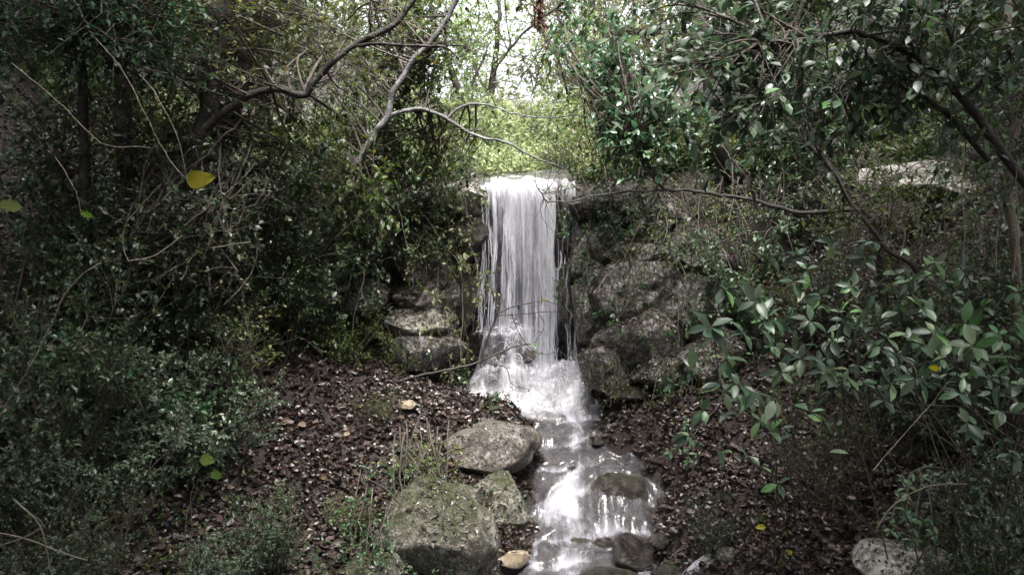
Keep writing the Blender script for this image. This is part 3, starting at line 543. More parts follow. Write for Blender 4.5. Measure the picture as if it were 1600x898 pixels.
# thrown jets of spray
n = 260; k = 9; t = np.linspace(0, 1, k)[None]; cx_ = rng.choice([-.15, .05, .3, .4, .55, .65], n)+rng.normal(0, .06, n); y0 = rng.normal(7.74, .07, n); z0 = apron(cx_, y0)+.03
vx = rng.normal(0, .10, n)[:, None]; vy = -np.abs(rng.normal(0, .10, n))[:, None]; vz = rng.uniform(.04, .17, n)[:, None]
P3 = np.stack([cx_[:, None]+vx*t, y0[:, None]+vy*t, z0[:, None]+vz*(2.4*t-2.6*t*t)], -1); V, Fq = tubes(P3, rng.uniform(.0015, .006, n)[:, None]*np.sin(math.pi*np.clip(t, .04, .97)), 4)
me = mesh_np('spray', V, Fq); set_attr(me, 'foam', np.full(len(V), .45)); link('spray', me, M['fall'], fall, kind='stuff')
n = 1500
import bmesh as _b
bm = _b.new(); _b.ops.create_icosphere(bm, subdivisions=1, radius=1); DV = np.array([v.co for v in bm.verts]); DF = np.array([[v.index for v in f.verts] for f in bm.faces]); bm.free()
dp = np.stack([rng.normal(.2, .33, n), rng.normal(7.62, .13, n), .36+np.abs(rng.normal(0, .14, n))], -1); sc = rng.uniform(.001, .0038, n)
V = dp[:, None]+DV[None]*sc[:, None, None]; me = mesh_np('water_drop', V.reshape(-1, 3), (DF[None]+np.arange(n)[:, None, None]*12).reshape(-1, 3)); set_attr(me, 'foam', np.ones(n*12)*.6)
link('water_drop', me, M['fall'], fall, kind='stuff')

# ---------------------------------------------------------------- plant builders
def foliage_parts(root, TW, per, lsize, leafmat, kind='quad', n_single=0, base=None, wid=1.0, **kw):
    """leaves on twigs: the n_single nearest to the camera as leaf objects, the rest one foliage mesh"""
    P, D, Nn, s = leaf_spots(TW, per, lsize, **kw)
    off = np.array(root.location) if base is None else base
    if n_single:
        d = np.linalg.norm(P-CAM, axis=1)/s; u, v_, zc = project(P); vis = (np.abs(u-800) < 790)&(v_ > 5)&(v_ < 890)&(zc > .5); d = np.where(vis, d, 1e9)
        sel = np.argsort(d)[:n_single]; Mx = frames(D[sel], Nn[sel]); tm = LEAF[kind]
        for j, q in enumerate(sel):
            o = link('leaf', tm, None, root); 
            m4 = Matrix.Identity(4); 
            for r_ in range(3):
                for c_ in range(3): m4[r_][c_] = Mx[j][r_][c_]*s[q]
                m4[r_][3] = P[q][r_]-off[r_]
            o.matrix_local = m4
            o.material_slots[0].link = 'OBJECT'; o.material_slots[0].material = leafmat[1]
        keep = np.ones(len(P), bool); keep[sel] = False; P, D, Nn, s = P[keep], D[keep], Nn[keep], s[keep]
    lm = leafmat[0] if isinstance(leafmat, tuple) else leafmat
    V, Fc = leaves(P-off, D, Nn, s, kind, wid); link('foliage', mesh_np('foliage', V, Fc, kind != 'quad'), lm, root, kind='stuff')
def project(P):
    q = P-CAM; zc = q[:, 1]*cP-q[:, 2]*sP; yc = q[:, 1]*sP+q[:, 2]*cP; zs = np.maximum(zc, 1e-3)
    return 800+F*q[:, 0]/zs, 449-F*yc/zs, zc
LEAF = {}
for k_ in ('oval', 'laurel', 'dead', 'holly', 'broad'):
    a, b = leaf_template(k_); LEAF[k_] = mesh_np(k_+'_leaf', a, b); LEAF[k_].materials.append(M['leaf_laurel'])
def put_leaf(root, pos, D, Nn, size, kind, m, name='leaf', wid=1.0):
    o = link(name, LEAF[kind], None, root); off = np.array(root.location) if root else np.zeros(3)
    Mx = frames(np.array([D], float), np.array([Nn], float))[0]; m4 = Matrix.Identity(4)
    for r_ in range(3):
        for c_ in range(3): m4[r_][c_] = Mx[r_][c_]*size*(wid if c_ == 1 else 1)
        m4[r_][3] = pos[r_]-off[r_]
    o.matrix_local = m4; o.material_slots[0].link = 'OBJECT'; o.material_slots[0].material = m
    return o
def twigs_from(BR, per, length, k=6, out=.8, up=.25, t0=.25):
    """side twigs off branchlets BR (n,k,3)"""
    n, kk, _ = BR.shape; t = rng.uniform(t0, 1, (n, per)); i = np.minimum((t*(kk-1)).astype(int), kk-2); f = (t*(kk-1)-i)[..., None]; ar = np.arange(n)[:, None]
    A = (BR[ar, i]*(1-f)+BR[ar, i+1]*f).reshape(-1, 3); Tn = unit(BR[ar, i+1]-BR[ar, i]).reshape(-1, 3)
    D = unit(Tn*.7+rng.normal(0, out, A.shape)+np.array([0, 0, up])); B = A+D*(length*rng.uniform(.5, 1.3, len(A)))[:, None]
    return curve_bundle(A, B, k, .12, .12)
def wood(parts, root, name, m, kind=None, off=None):
    V, Fq = join(parts); V = V-(np.array(root.location) if off is None else off); return link(name, mesh_np(name, V, Fq), m, root, kind=kind)

def tree(label, limbs, crowns, barkm, leafmat, lsize=.05, n_br=60, n_tw=5, per=10, kind='quad', n_single=0, name='tree', cat='tree', base=None, droop=.15, twr=.0035, tl=.35, wid=1.0, up=.8):
    """limbs: list of (points, r0, r1, partname); crowns: list of (centre, radii, share) volumes that fill with leafy twigs"""
    b = limbs[0][0][0] if base is None else base
    root = empty(name, b, label, cat); allP = []
    for pts, r0, r1, pn in limbs:
        tb, P = limb(pts, r0, r1, max(16, int(len(pts)*9))); V = tb[0]-np.array(root.location); link(pn, mesh_np(pn, V, tb[1]), barkm, root); allP.append(P[int(len(P)*.25):])
    allP = np.vstack(allP); tot = sum(c[2] for c in crowns); BR = []
    for c, r, sh in crowns:
        n = max(3, int(n_br*sh/tot)); q = unit(rng.normal(0, 1, (n, 3)))*rng.uniform(.15, 1, (n, 1))**.5*np.asarray(r)+np.asarray(c)
        d = np.linalg.norm(allP[None]-q[:, None], axis=2); d += rng.uniform(0, .8, d.shape); a = allP[np.argmin(d, 1)]
        BR.append(curve_bundle(a, q, 12, .06, .2))
    BR = np.concatenate(BR); TW = twigs_from(BR, n_tw, tl, t0=.35)
    qa = allP[rng.integers(0, len(allP), 26*len(limbs))]; bt = curve_bundle(qa, qa+rng.normal(0, 1, qa.shape)*np.array([.2, .15, .2]), 7, .1, .2)
    rb = np.linspace(1, .25, 12)[None]*(.004+.006*np.clip(np.linalg.norm(BR[:, -1]-BR[:, 0], axis=1), 0, 2))[:, None]
    wood([tubes(BR, rb, 5), tubes(TW, np.linspace(twr, twr*.4, 6)[None].repeat(len(TW), 0), 3), tubes(bt, np.linspace(.0035, .001, 7)[None].repeat(len(bt), 0), 4)], root, 'twigs', M['twig'] , kind='stuff')
    foliage_parts(root, TW, per, lsize, leafmat, kind, n_single, droop=droop, wid=wid, up=up)
    return root
def shrub_proto(name, label, cat, h, spread, n_st, n_br, n_tw, per, lsize, leafmat, kind='quad', lean=.2, upl=.7, up=.8, wid=1.0):
    root = empty(name, (0, 0, 0), label, cat); n = n_st
    A = rng.normal(0, .05, (n, 3))*np.array([1, 1, .2]); a = rng.uniform(0, 2*math.pi, n); rr = rng.uniform(.2, 1, n)**.7*spread
    B = np.stack([np.cos(a)*rr, np.sin(a)*rr, h*rng.uniform(.55, 1, n)*(1-.3*(rr/spread)**2)], -1)
    ST = curve_bundle(A, B, 14, lean, .08); BR = twigs_from(ST, n_br, h*.28, 8, .8, .3, .2); TW = twigs_from(BR, n_tw, h*.13, 5, .9, .2, .2)
    wood([tubes(ST, np.linspace(.009, .003, 14)[None].repeat(n, 0)*h**.5, 5), tubes(BR, np.linspace(.0035, .0015, 8)[None].repeat(len(BR), 0), 3), tubes(TW, np.linspace(.0016, .0008, 5)[None].repeat(len(TW), 0), 3)], root, 'stem', M['twig'], kind='stuff')
    foliage_parts(root, TW, per, lsize, leafmat, kind, up=up, wid=wid)
    return root

# ---------------------------------------------------------------- litter and ground cover
def scatter(n, x0, x1, y0, y1, dens):
    x = rng.uniform(x0, x1, n); y = rng.uniform(y0, y1, n); k = rng.random(n) < dens(x, y); x, y = x[k], y[k]
    return np.stack([x, y, ground_h(x, y)], -1)
def offwater(x, y, m=.0):
    yy = np.minimum(y, 8.3); return ((x < xl(yy)-m) | (x > xr(yy)+m)) & (y < 8.15)
def grad_n(P):
    e = .03; hx = (ground_h(P[:, 0]+e, P[:, 1])-ground_h(P[:, 0]-e, P[:, 1]))/(2*e); hy = (ground_h(P[:, 0], P[:, 1]+e)-ground_h(P[:, 0], P[:, 1]-e))/(2*e)
    return unit(np.stack([-hx, -hy, 1+0*hx], -1))
P = scatter(165000, -5.5, 5.5, 2.6, 8.15, lambda x, y: offwater(x, y)*(.6+.4*(fbm(np.stack([x*2, y*2, 0*x], -1), 3, 90) > -.08))*np.where(np.abs(x) < 3.2, 1, .5))
Nn = grad_n(P)+rng.normal(0, .38, P.shape); D = rng.normal(0, 1, P.shape)*np.array([1, 1, .35])
V, Fc = leaves(P+np.array([0, 0, 1])*rng.uniform(0, .035, (len(P), 1)), D, Nn, rng.uniform(.016, .07, len(P)), 'dead')
link('leaf_litter', mesh_np('leaf_litter', V, Fc, False), M['litter'], kind='stuff')
# the larger single dead leaves, pieces of the ground
P = scatter(5200, -2.6, 2.8, 3.0, 6.6, lambda x, y: offwater(x, y, .03)*.5); u_, v_, zc = project(P); P = P[(u_ > 380)&(u_ < 1520)&(v_ < 895)][:280]
Nn = grad_n(P)+rng.normal(0, .35, P.shape)
for i in range(len(P)): put_leaf(ground, P[i]+np.array([0, 0, .03]), rng.normal(0, 1, 3)*np.array([1, 1, .2]), Nn[i], rng.uniform(.05, .085), 'dead', M['litter_obj'], 'dead_leaf')
# thin fallen twigs
P = scatter(2600, -4.5, 4.5, 2.8, 7.8, lambda x, y: offwater(x, y, .02)*.5); D = rng.normal(0, 1, P.shape)*np.array([1, 1, .12]); D = unit(D)*rng.uniform(.05, .3, (len(P), 1)); B = P+D; B[:, 2] = ground_h(B[:, 0], B[:, 1])
k_ = np.array([0, 0, 1]); TW = curve_bundle(P+k_*.02, B+k_*rng.uniform(.01, .07, (len(P), 1)), 5, .08, .1); V, Fq = tubes(TW, rng.uniform(.0012, .0035, len(P))[:, None]*np.linspace(1, .5, 5)[None], 4)
link('fallen_twigs', mesh_np('fallen_twigs', V, Fq), M['twig'], kind='stuff')
# pebbles along the stream and on its bed
PV, PF = ICO[2]; n = 560; y = rng.uniform(4.5, 7.9, n); side = rng.random(n); L_, R_ = xl(y), xr(y); off = np.abs(rng.normal(0, .05, n)); x = np.where(side < .35, L_-off+.05, np.where(side < .7, R_+off-.05, rng.uniform(0, 1, n)*(R_-L_)+L_))
sc = rng.uniform(.012, .05, n)**1.0*np.where(side < .7, 1, 1.25); c = np.stack([x, y, ground_h(x, y)+sc*.25], -1)
d = np.stack([1+fbm(PV*1.3+i*3.1, 2, 3)*.9 for i in range(12)])[rng.integers(0, 12, n)]
V = c[:, None]+PV[None]*d[..., None]*sc[:, None, None]*np.stack([rng.uniform(.8, 1.4, n), rng.uniform(.8, 1.3, n), rng.uniform(.5, .9, n)], -1)[:, None]
link('pebbles', mesh_np('pebbles', V.reshape(-1, 3), (PF[None]+np.arange(n)[:, None, None]*len(PV)).reshape(-1, 3)), M['rock_wet'], kind='stuff')
# small plants covering the banks
def cover(name, n, x0, x1, y0, y1, dens, h, lsize, m, per=9, kind='quad', up=.7):
    P = scatter(n, x0, x1, y0, y1, dens); k = len(P)
    A = P; B = P+np.stack([rng.normal(0, .35, k), rng.normal(0, .35, k), rng.uniform(.4, 1.1, k)], -1)*h
    TW = curve_bundle(A, B, 5, .1, .15); V1, F1 = tubes(TW, np.linspace(.0022, .001, 5)[None].repeat(k, 0), 3)
    q, D, Nn, s = leaf_spots(TW, per, lsize, .9, up, .1)
    V, Fc = leaves(q, D, Nn, s, kind); o = link(name, mesh_np(name, V, Fc, False), m, kind='stuff')
    return o
nz_ = lambda x, y, s: fbm(np.stack([x*1.3, y*1.3, 0*x], -1), 3, s)
# bare litter areas of the photo: slope left of the boulders, bank right of the stream
def bare(x, y):
    a = np.exp(-(((x+.95)/.8)**2+((y-6.5)/1.1)**2)) + np.exp(-(((x+1.6)/.7)**2+((y-5.6)/.6)**2)); b = np.exp(-(((x-1.45)/.8)**2+((y-5.2)/1.5)**2))+np.exp(-(((x-1.9)/.7)**2+((y-4.2)/1.0)**2)); return np.clip(1.5*(a+b), 0, 1)
cover('undergrowth', 9000, -5.5, 5.5, 2.6, 8.1, lambda x, y: offwater(x, y, .12)*(1-bare(x, y))*sst(-.12, .1, nz_(x, y, 11)), .2, .034, M['leaf_dark'], 12)
cover('undergrowth', 5200, -5.5, 0, 2.6, 7.8, lambda x, y: offwater(x, y, .15)*(1-bare(x, y))*sst(-.05, .12, nz_(x, y, 14)), .26, .03, M['leaf_grey'], 14)
cover('undergrowth', 5200, -5.5, 5.5, 3.0, 8.0, lambda x, y: offwater(x, y, .15)*(1-.8*bare(x, y))*sst(-.02, .12, nz_(x, y, 17)), .18, .03, M['leaf_olive'], 12)
cover('rim_plants', 5200, -3.6, 4.2, 8.05, 9.2, lambda x, y: (np.abs(x-.08) > .62)*(.5+.5*(np.abs(x-.08) > 1)), .3, .05, M['leaf_dark'], 14, up=.5)
cover('rim_plants', 2600, -3.6, 4.2, 8.1, 9.5, lambda x, y: (np.abs(x-.08) > .62)*1.0, .4, .05, M['leaf_olive'], 14, up=.5)
cover('hill_bushes', 6000, -8, 8, 8.4, 11, lambda x, y: (np.abs(x) > 1.3)*1.0, .5, .07, M['leaf_olive'], 14, up=.4)
cover('hill_bushes', 1000, -2.5, 3, 11, 15, lambda x, y: (np.abs(x-UXC(y)) > .7)*1.0, .9, .09, M['leaf_bright'], 16, up=.4)
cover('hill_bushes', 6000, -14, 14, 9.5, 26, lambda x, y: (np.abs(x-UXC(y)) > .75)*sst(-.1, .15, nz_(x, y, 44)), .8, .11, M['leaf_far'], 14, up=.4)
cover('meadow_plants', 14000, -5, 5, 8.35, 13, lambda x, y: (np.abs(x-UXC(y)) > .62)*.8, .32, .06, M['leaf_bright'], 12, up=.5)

# ---------------------------------------------------------------- shrubs on the banks (prototypes, then copies)
def at_ground(px, py, Y):
    w_ = W(px, py, Y); return gpt(w_[0], w_[1])
PR = {
 'grey':  shrub_proto('grey_shrub', '', 'shrub', 1.0, .55, 9, 9, 5, 9, .032, M['leaf_grey']),
 'dark':  shrub_proto('dark_shrub', '', 'shrub', 1.2, .6, 10, 9, 5, 9, .036, M['leaf_dark']),
 'olive': shrub_proto('olive_shrub', '', 'shrub', 1.0, .6, 10, 9, 5, 9, .036, M['leaf_olive']),
 'holly': shrub_proto('prickly_shrub', '', 'shrub', 1.1, .6, 8, 8, 4, 8, .05, M['leaf_glossy'], 'holly'),
 'broad': shrub_proto('broad_leaved_shrub', '', 'shrub', 1.1, .6, 7, 7, 4, 6, .07, M['leaf_glossy'], 'oval', up=.6),
 'bare': shrub_proto('twiggy_shrub', '', 'shrub', 1.2, .7, 12, 10, 5, 2, .04, M['leaf_olive'], up=.6),
 'loose': shrub_proto('loose_shrub', '', 'shrub', 1.5, .7, 7, 8, 4, 7, .045, M['leaf_dark'], 'oval', up=.6),
}
used = {}
def shrub(kind, px, py, Y, hs, label, ws=None):
    """base on the terrain under (px, Y); height scale hs"""
    p = at_ground(px, py, Y); p[2] -= .05; r = PR[kind]; ws = ws or hs; rz = rng.uniform(0, 6.28)
    if kind not in used:
        used[kind] = r; r.location = p; r.rotation_euler = (0, 0, rz); r.scale = (ws, ws, hs); r['label'] = label; return r
    return copy_thing(r, p, rz, (ws, hs), label)
for a in [
 ('grey', 60, 850, 3.2, .62, 'low grey green shrub in the lower left corner'),
 ('grey', 180, 700, 3.9, .75, 'grey leaved shrub on the left bank above the lower left corner shrub'),
 ('grey', 360, 790, 3.9, .55, 'rounded grey leaved shrub left of the dirt slope with lime leaves beside it'),
 ('dark', 480, 880, 3.9, .35, 'low dark shrub at the bottom edge left of the mossy boulders'),
 ('olive', 250, 860, 3.4, .45, 'low olive shrub at the bottom edge, left part of the picture'),
 ('grey', 200, 520, 4.6, .9, 'pale leaved shrub standing among dark ones in the middle of the left bank'),
 ('dark', 90, 560, 4.0, 1.0, 'dark shrub at the left edge at mid height'),
 ('loose', 120, 420, 5.0, .9, 'loose airy shrub below the thin dark trunks at the left edge'),
 ('grey', 350, 600, 5.0, .8, 'grey green shrub behind the dirt slope on the left bank'),
 ('dark', 450, 560, 6.2, .8, 'dark shrub in shade left of the pool above the litter slope'),
 ('olive', 545, 580, 6.6, .6, 'olive shrub growing low along the foot of the left rock wall'),
 ('dark', 330, 450, 6.0, 1.2, 'tall dark shrub below the yellow hanging leaf'),
 ('olive', 620, 560, 7.2, .5, 'small olive shrub just left of the splash pool under the ledge stones'),
 ('loose', 500, 420, 6.8, 1.0, 'loose dark shrub left of the ledge stones'),
 ('dark', 700, 560, 7.45, .45, 'small dark shrub against the rock at the left edge of the pool'),
 ('holly', 40, 700, 3.4, .6, 'prickly leaved shrub at the left edge low down'),
 ('olive', 410, 480, 7.2, 1.1, 'olive shrub under the curved dark limb on the left'),
 ('holly', 250, 640, 4.4, .55, 'prickly shrub in the middle of the left bank below the pale leaved one'),
 ('olive', 1180, 420, 7.4, .75, 'olive shrub on top of the rock face right of the falls'),
 ('dark', 1110, 380, 7.9, .8, 'dark shrub above the rock face close to the right of the falls'),
 ('dark', 1300, 470, 6.4, .8, 'dark shrub behind the laurel saplings on the right bank'),
 ('loose', 1530, 420, 5.6, 1.0, 'loose shrub near the right edge under the arching branch'),
 ('dark', 1560, 700, 3.6, .7, 'dark shrub at the right edge low down'),
 ('holly', 1500, 600, 4.2, .7, 'prickly shrub by the right edge under the fresh green sapling'),
 ('loose', 1240, 330, 8.2, 1.0, 'loose shrub on the skyline of the right bank'),
 ('holly', 1060, 350, 8.1, .7, 'prickly shrub on the rock right of the lip of the falls'),
 ('dark', 1590, 560, 4.6, 1.1, 'tall dark shrub at the right edge at mid height'),
 ('olive', 540, 760, 5.0, .3, 'low olive plant on the litter left of the largest mossy boulder'),
 ('dark', 420, 820, 4.2, .45, 'dark shrub at the lower end of the litter slope on the left'),
 ('grey', 300, 880, 3.3, .4, 'grey leaved shrub on the bottom edge left of the litter slope'),
 ('dark', 1120, 700, 4.9, .35, 'small dark shrub at the left foot of the laurel saplings'),
 ('loose', 1400, 540, 5.2, .9, 'loose shrub filling the gap above the middle laurel sapling'),
 ('dark', 280, 380, 5.2, 1.0, 'dark shrub in front of the foot of the curved limb tree'),
 ('grey', 170, 360, 5.4, 1.0, 'grey leaved shrub between the thin trunks on the left'),
 ('loose', 430, 380, 6.4, 1.2, 'tall loose shrub right of the curved limb tree'),
 ('loose', 30, 350, 5.0, 1.1, 'tall loose shrub at the left edge below the top leaves'),
 ('dark', 380, 300, 7.4, 1.4, 'tall dark shrub high on the left bank under the curved limb'),
 ('olive', 480, 300, 8.0, 1.2, 'tall olive shrub high on the left bank near the pale leaning trunk'),
 ('olive', 1150, 260, 8.6, 1.0, 'olive shrub on the rim right of the lip of the falls'),
 ('olive', 1290, 240, 9.0, 1.2, 'olive shrub on the rim farther right of the falls'),
 ('dark', 600, 280, 8.5, .8, 'dark shrub on the rim left of the lip of the falls'),
 ('broad', 210, 440, 4.7, .8, 'broad leaved shrub in the dark left of the yellow hanging leaf'),
 ('broad', 60, 480, 4.3, .7, 'broad leaved shrub near the left edge at mid height'),
 ('bare', 330, 520, 5.2, .9, 'nearly leafless twiggy shrub on the left bank'),
 ('bare', 110, 800, 3.4, .5, 'nearly leafless twiggy shrub in the lower left'),
 ('bare', 1290, 600, 5.0, .7, 'nearly leafless twiggy shrub on the upper edge of the right litter slope'),
 ('broad', 1200, 380, 6.9, .7, 'broad leaved shrub above the right rock face'),
 ('broad', 470, 470, 6.4, .7, 'broad leaved shrub under the curved limb left of the ledge rocks'),
 ('bare', 1460, 430, 5.8, 1.0, 'nearly leafless twiggy shrub below the pale boulder on the right'),
 ('broad', 1570, 330, 5.2, .9, 'broad leaved shrub at the right edge under the arching limb'),
 ('olive', 1470, 800, 3.5, .28, 'small olive plant above the white lichen boulder'),
 ('bare', 590, 700, 6.0, .3, 'small twiggy plant on the litter left of the rounded boulder'),
]: shrub(*a)
for a in [('dark', 762, 250, 10.8, .5, 'small dark bush in the sunlit gap just behind the lip of the falls'), ('olive', 880, 245, 10.4, .45, 'olive bush right behind the right end of the lip'), ('grey', 700, 250, 10.2, .5, 'grey green bush behind the left end of the lip'), ('olive', 820, 225, 12.5, .8, 'taller olive bush in the middle of the sunlit gap'), ('broad', 730, 225, 12.8, .9, 'broad leaved bush in the left of the sunlit gap')]: shrub(*a)

# ---------------------------------------------------------------- plants draping the rock beside the falls
def drape(label, pts, r, n_br, lsize, m, kind='quad', per=9):
    P = np.array([W(*p) if p[2] else hit(p[0], p[1]+60)+np.array([0, -.12, .25]) for p in pts]); root = empty('hanging_shrub', P[0], label, 'shrub')
    c = P[rng.integers(0, len(P), n_br)]; A = c+rng.normal(0, .1, c.shape)+np.array([0, .3, .15]); B = c+rng.normal(0, 1, c.shape)*r+np.array([0, -.12, -.18])
    BR = curve_bundle(A, B, 10, .15, .1); TW = twigs_from(BR, 5, .22, up=-.1)
    wood([tubes(BR, np.linspace(.007, .002, 10)[None].repeat(n_br, 0), 4), tubes(TW, np.linspace(.002, .001, 6)[None].repeat(len(TW), 0), 3)], root, 'stem', M['twig'], kind='stuff')
    foliage_parts(root, TW, per, lsize, m, kind, droop=.4); return root
drape('olive shrub hanging over the rock just left of the water curtain', [(700, 330, 7.7), (690, 390, 7.5), (715, 440, 7.6), (650, 350, 7.4), (600, 330, 7.2), (640, 400, 7.3)], .22, 60, .045, M['leaf_olive'])
drape('dark bushy growth hanging left of the falls above the ledge stones', [(560, 350, 7.0), (520, 400, 6.8), (600, 300, 7.0), (480, 340, 6.6), (560, 420, 6.9), (640, 300, 7.3)], .3, 80, .05, M['leaf_dark'])
drape('olive growth hanging down the rock beside the left of the splash pool', [(720, 500, 7.6), (715, 560, 7.5), (600, 520, 7.2), (690, 540, 7.4), (560, 500, 7.0)], .14, 24, .035, M['leaf_olive'])
drape('small leaved ivy on the rock just right of the water curtain', [(915, 330, 7.7), (930, 370, 7.6), (905, 430, 7.7), (960, 350, 7.5), (985, 320, 7.5)], .13, 32, .042, M['leaf_dark'])
drape('mossy trailing plant over the top of the right rock face', [(1040, 370, 7.2), (1100, 350, 7.2), (1150, 330, 7.3), (1080, 320, 7.5), (1020, 330, 7.5)], .22, 36, .035, M['leaf_olive'])
drape('leafy ivy veiling the middle of the rock face right of the falls', [(1000, 450, 6.85), (1060, 440, 6.8), (1090, 500, 6.7), (960, 460, 7.0), (1040, 520, 6.75)], .14, 14, .045, M['leaf_dark'], 'oval', 6)
drape('pale leaved plant over the upper right of the rock face', [(1070, 410, 7.0), (1130, 400, 6.9), (1150, 440, 6.8), (1180, 390, 7.0), (1220, 350, 7.2)], .2, 30, .05, M['leaf_grey'], 'oval', 7)
drape('brownish creeper at the foot of the rock face by the pool', [(960, 590, 6.85), (1010, 590, 6.8), (1060, 585, 6.7), (1120, 580, 6.6)], .1, 22, .035, M['leaf_olive'])
drape('tangle of creeper along the crest of the wall right of the lip', [(960, 300, 7.8), (1020, 300, 7.7), (1090, 300, 7.7), (1160, 300, 7.7), (1230, 300, 7.7), (1300, 310, 7.6)], .18, 50, .045, M['leaf_dark'])
drape('light creeper hanging from the crest of the wall left of the lip', [(720, 300, 7.8), (680, 300, 7.7), (640, 290, 7.7), (590, 290, 7.6), (530, 290, 7.5)], .18, 40, .045, M['leaf_olive'])
drape('sparse creeper over the pale boulder high on the right bank', [(1380, 270, 6.7), (1480, 280, 6.7), (1360, 320, 6.6), (1430, 325, 6.5), (1500, 250, 6.8)], .14, 26, .04, M['leaf_olive'])
drape('green plant growing on top of the largest mossy boulder', [(680, 712, 6.3), (705, 704, 6.3), (660, 725, 6.1), (640, 712, 6.2), (650, 730, 5.5), (680, 735, 5.4)], .08, 60, .03, M['leaf_olive'], 'quad', 14)
drape('small plants trailing over the face of the largest mossy boulder', [(640, 790, 4.95), (620, 750, 5.2), (670, 750, 5.2), (600, 800, 4.9), (650, 770, 5.0), (570, 820, 4.7), (590, 860, 4.6)], .1, 20, .03, M['leaf_dark'], 'quad', 16)

# ---------------------------------------------------------------- trees seen in the photo
def WP(lst, Y): return [W(*(p if len(p) == 3 else (*p, Y))) for p in lst]
def rooted(px, py, Y): p = at_ground(px, py, Y); p[2] -= .08; return p
# pale leaning tree left of the falls
tree('slender tree with pale grey leaning trunk left of the waterfall', [
  ([rooted(500, 500, 6.9)]+WP([(520, 380), (548, 275), (580, 215), (603, 182), (622, 135), (645, 95), (700, 32), (735, -60)], 6.7), .036, .018, 'trunk'),
  (WP([(597, 190), (615, 178), (650, 172), (690, 182), (735, 208), (800, 226), (850, 250), (880, 262)], 6.7), .02, .004, 'branch'),
  (WP([(700, 185), (722, 168), (755, 163), (800, 176), (850, 183), (912, 181)], 6.7), .011, .003, 'branch')],
  [(W(545, 330, 6.5), (.35, .2, .3), 1.2), (W(560, 120, 7.4), (.9, .6, .8), 3), (W(660, 240, 7.4), (.5, .4, .35), 2.5), (W(650, 60, 7.4), (.6, .6, .5), 2.5)], M['bark_pale'], M['leaf_olive'], .055, 170, 5, 9)
# dark tree with the curved limb
tree('dark tree with a long limb curving up over the left of the falls', [
  ([rooted(255, 600, 5.6)]+WP([(262, 420), (300, 280), (325, 170), (338, 60), (352, -40), (360, -200)], 5.5), .075, .05, 'trunk'),
  (WP([(322, 200), (350, 178), (372, 160), (402, 143), (440, 141), (475, 150), (500, 118), (560, 74), (612, 34), (648, -8), (700, -80)], 5.3), .027, .015, 'limb'),
  (WP([(562, 73), (600, 67), (655, 73), (695, 78), (715, 95)], 5.3), .013, .004, 'branch'),
  (WP([(588, 50), (578, 25), (585, -20)], 5.3), .008, .005, 'branch'), (WP([(598, 45), (588, 20), (600, -20)], 5.3), .007, .004, 'branch')],
  [(W(440, 60, 6.2), (.8, .6, .5), 3), (W(300, 30, 5.2), (.8, .6, .4), 2), (W(450, 220, 6.4), (.7, .5, .4), 2)], M['bark_dark'], M['leaf_olive'], .05, 150, 5, 9)
tree('thin dark tree leaning right behind the curved limb tree', [
  ([rooted(330, 500, 6.4)]+WP([(345, 320), (368, 170), (384, 90), (412, 0), (430, -120)], 6.3), .08, .045, 'trunk')],
  [(W(400, 0, 6.4), (.8, .5, .6), 1), (W(270, 380, 4.9), (.4, .25, .35), 2.2)], M['bark_dark'], M['leaf_dark'], .045, 150, 5, 8)
tree('thin dark tree with a forked top near the left edge', [
  ([rooted(120, 560, 5.2)]+WP([(135, 400), (130, 250), (127, 120), (120, 20), (110, -100)], 5.1), .04, .02, 'trunk'),
  (WP([(130, 80), (150, 40), (185, -20)], 5.1), .015, .008, 'branch')],
  [(W(100, 30, 4.8), (.9, .7, .22), 4), (W(230, 60, 4.8), (.5, .5, .3), 2), (W(60, 260, 5.4), (.5, .5, .5), 1.5)], M['bark_dark'], M['leaf_grey'], .045, 170, 5, 9)
tree('dark trunk left of the curved limb tree, half hidden by leaves', [
  ([rooted(200, 560, 5.9)]+WP([(205, 350), (195, 200), (180, 60), (190, -80)], 5.8), .07, .05, 'trunk'),
  (WP([(200, 130), (225, 90), (245, 60), (270, 10)], 5.8), .02, .01, 'branch')],
  [(W(220, 150, 5.8), (.7, .6, .6), 2), (W(150, 330, 5.8), (.6, .5, .5), 1)], M['bark_dark'], M['leaf_dark'], .045, 110, 5, 9)
# right trees
tree('right hand tree whose dark limb arches left across the upper right', [
  ([rooted(1730, 600, 4.3)]+WP([(1690, 400), (1600, 285), (1545, 205), (1483, 132), (1440, 95), (1400, 74), (1345, 56), (1295, 54), (1240, 58), (1180, 62)], 4.2), .03, .007, 'trunk'),
  (WP([(1483, 132), (1492, 80), (1478, 20), (1470, -60)], 4.2), .02, .014, 'branch'),
  (WP([(1545, 250), (1480, 180), (1430, 150), (1385, 125), (1330, 122)], 4.3), .016, .005, 'branch'),
  (WP([(1500, 160), (1560, 100), (1620, 40)], 4.2), .012, .006, 'branch')],
  [(W(1190, 150, 4.3), (.66, .5, .34), 5), (W(1110, 60, 4.8), (.5, .5, .3), 2), (W(1350, 60, 4.2), (.5, .4, .25), 2), (W(1540, 60, 4.0), (.45, .4, .3), 2), (W(1420, 160, 4.3), (.3, .3, .2), 1.2)],
  M['bark_dark'], (M['leaf_glossy'], M['leaf_laurel']), .07, 120, 5, 6, 'oval', 280, droop=.25, tl=.3)
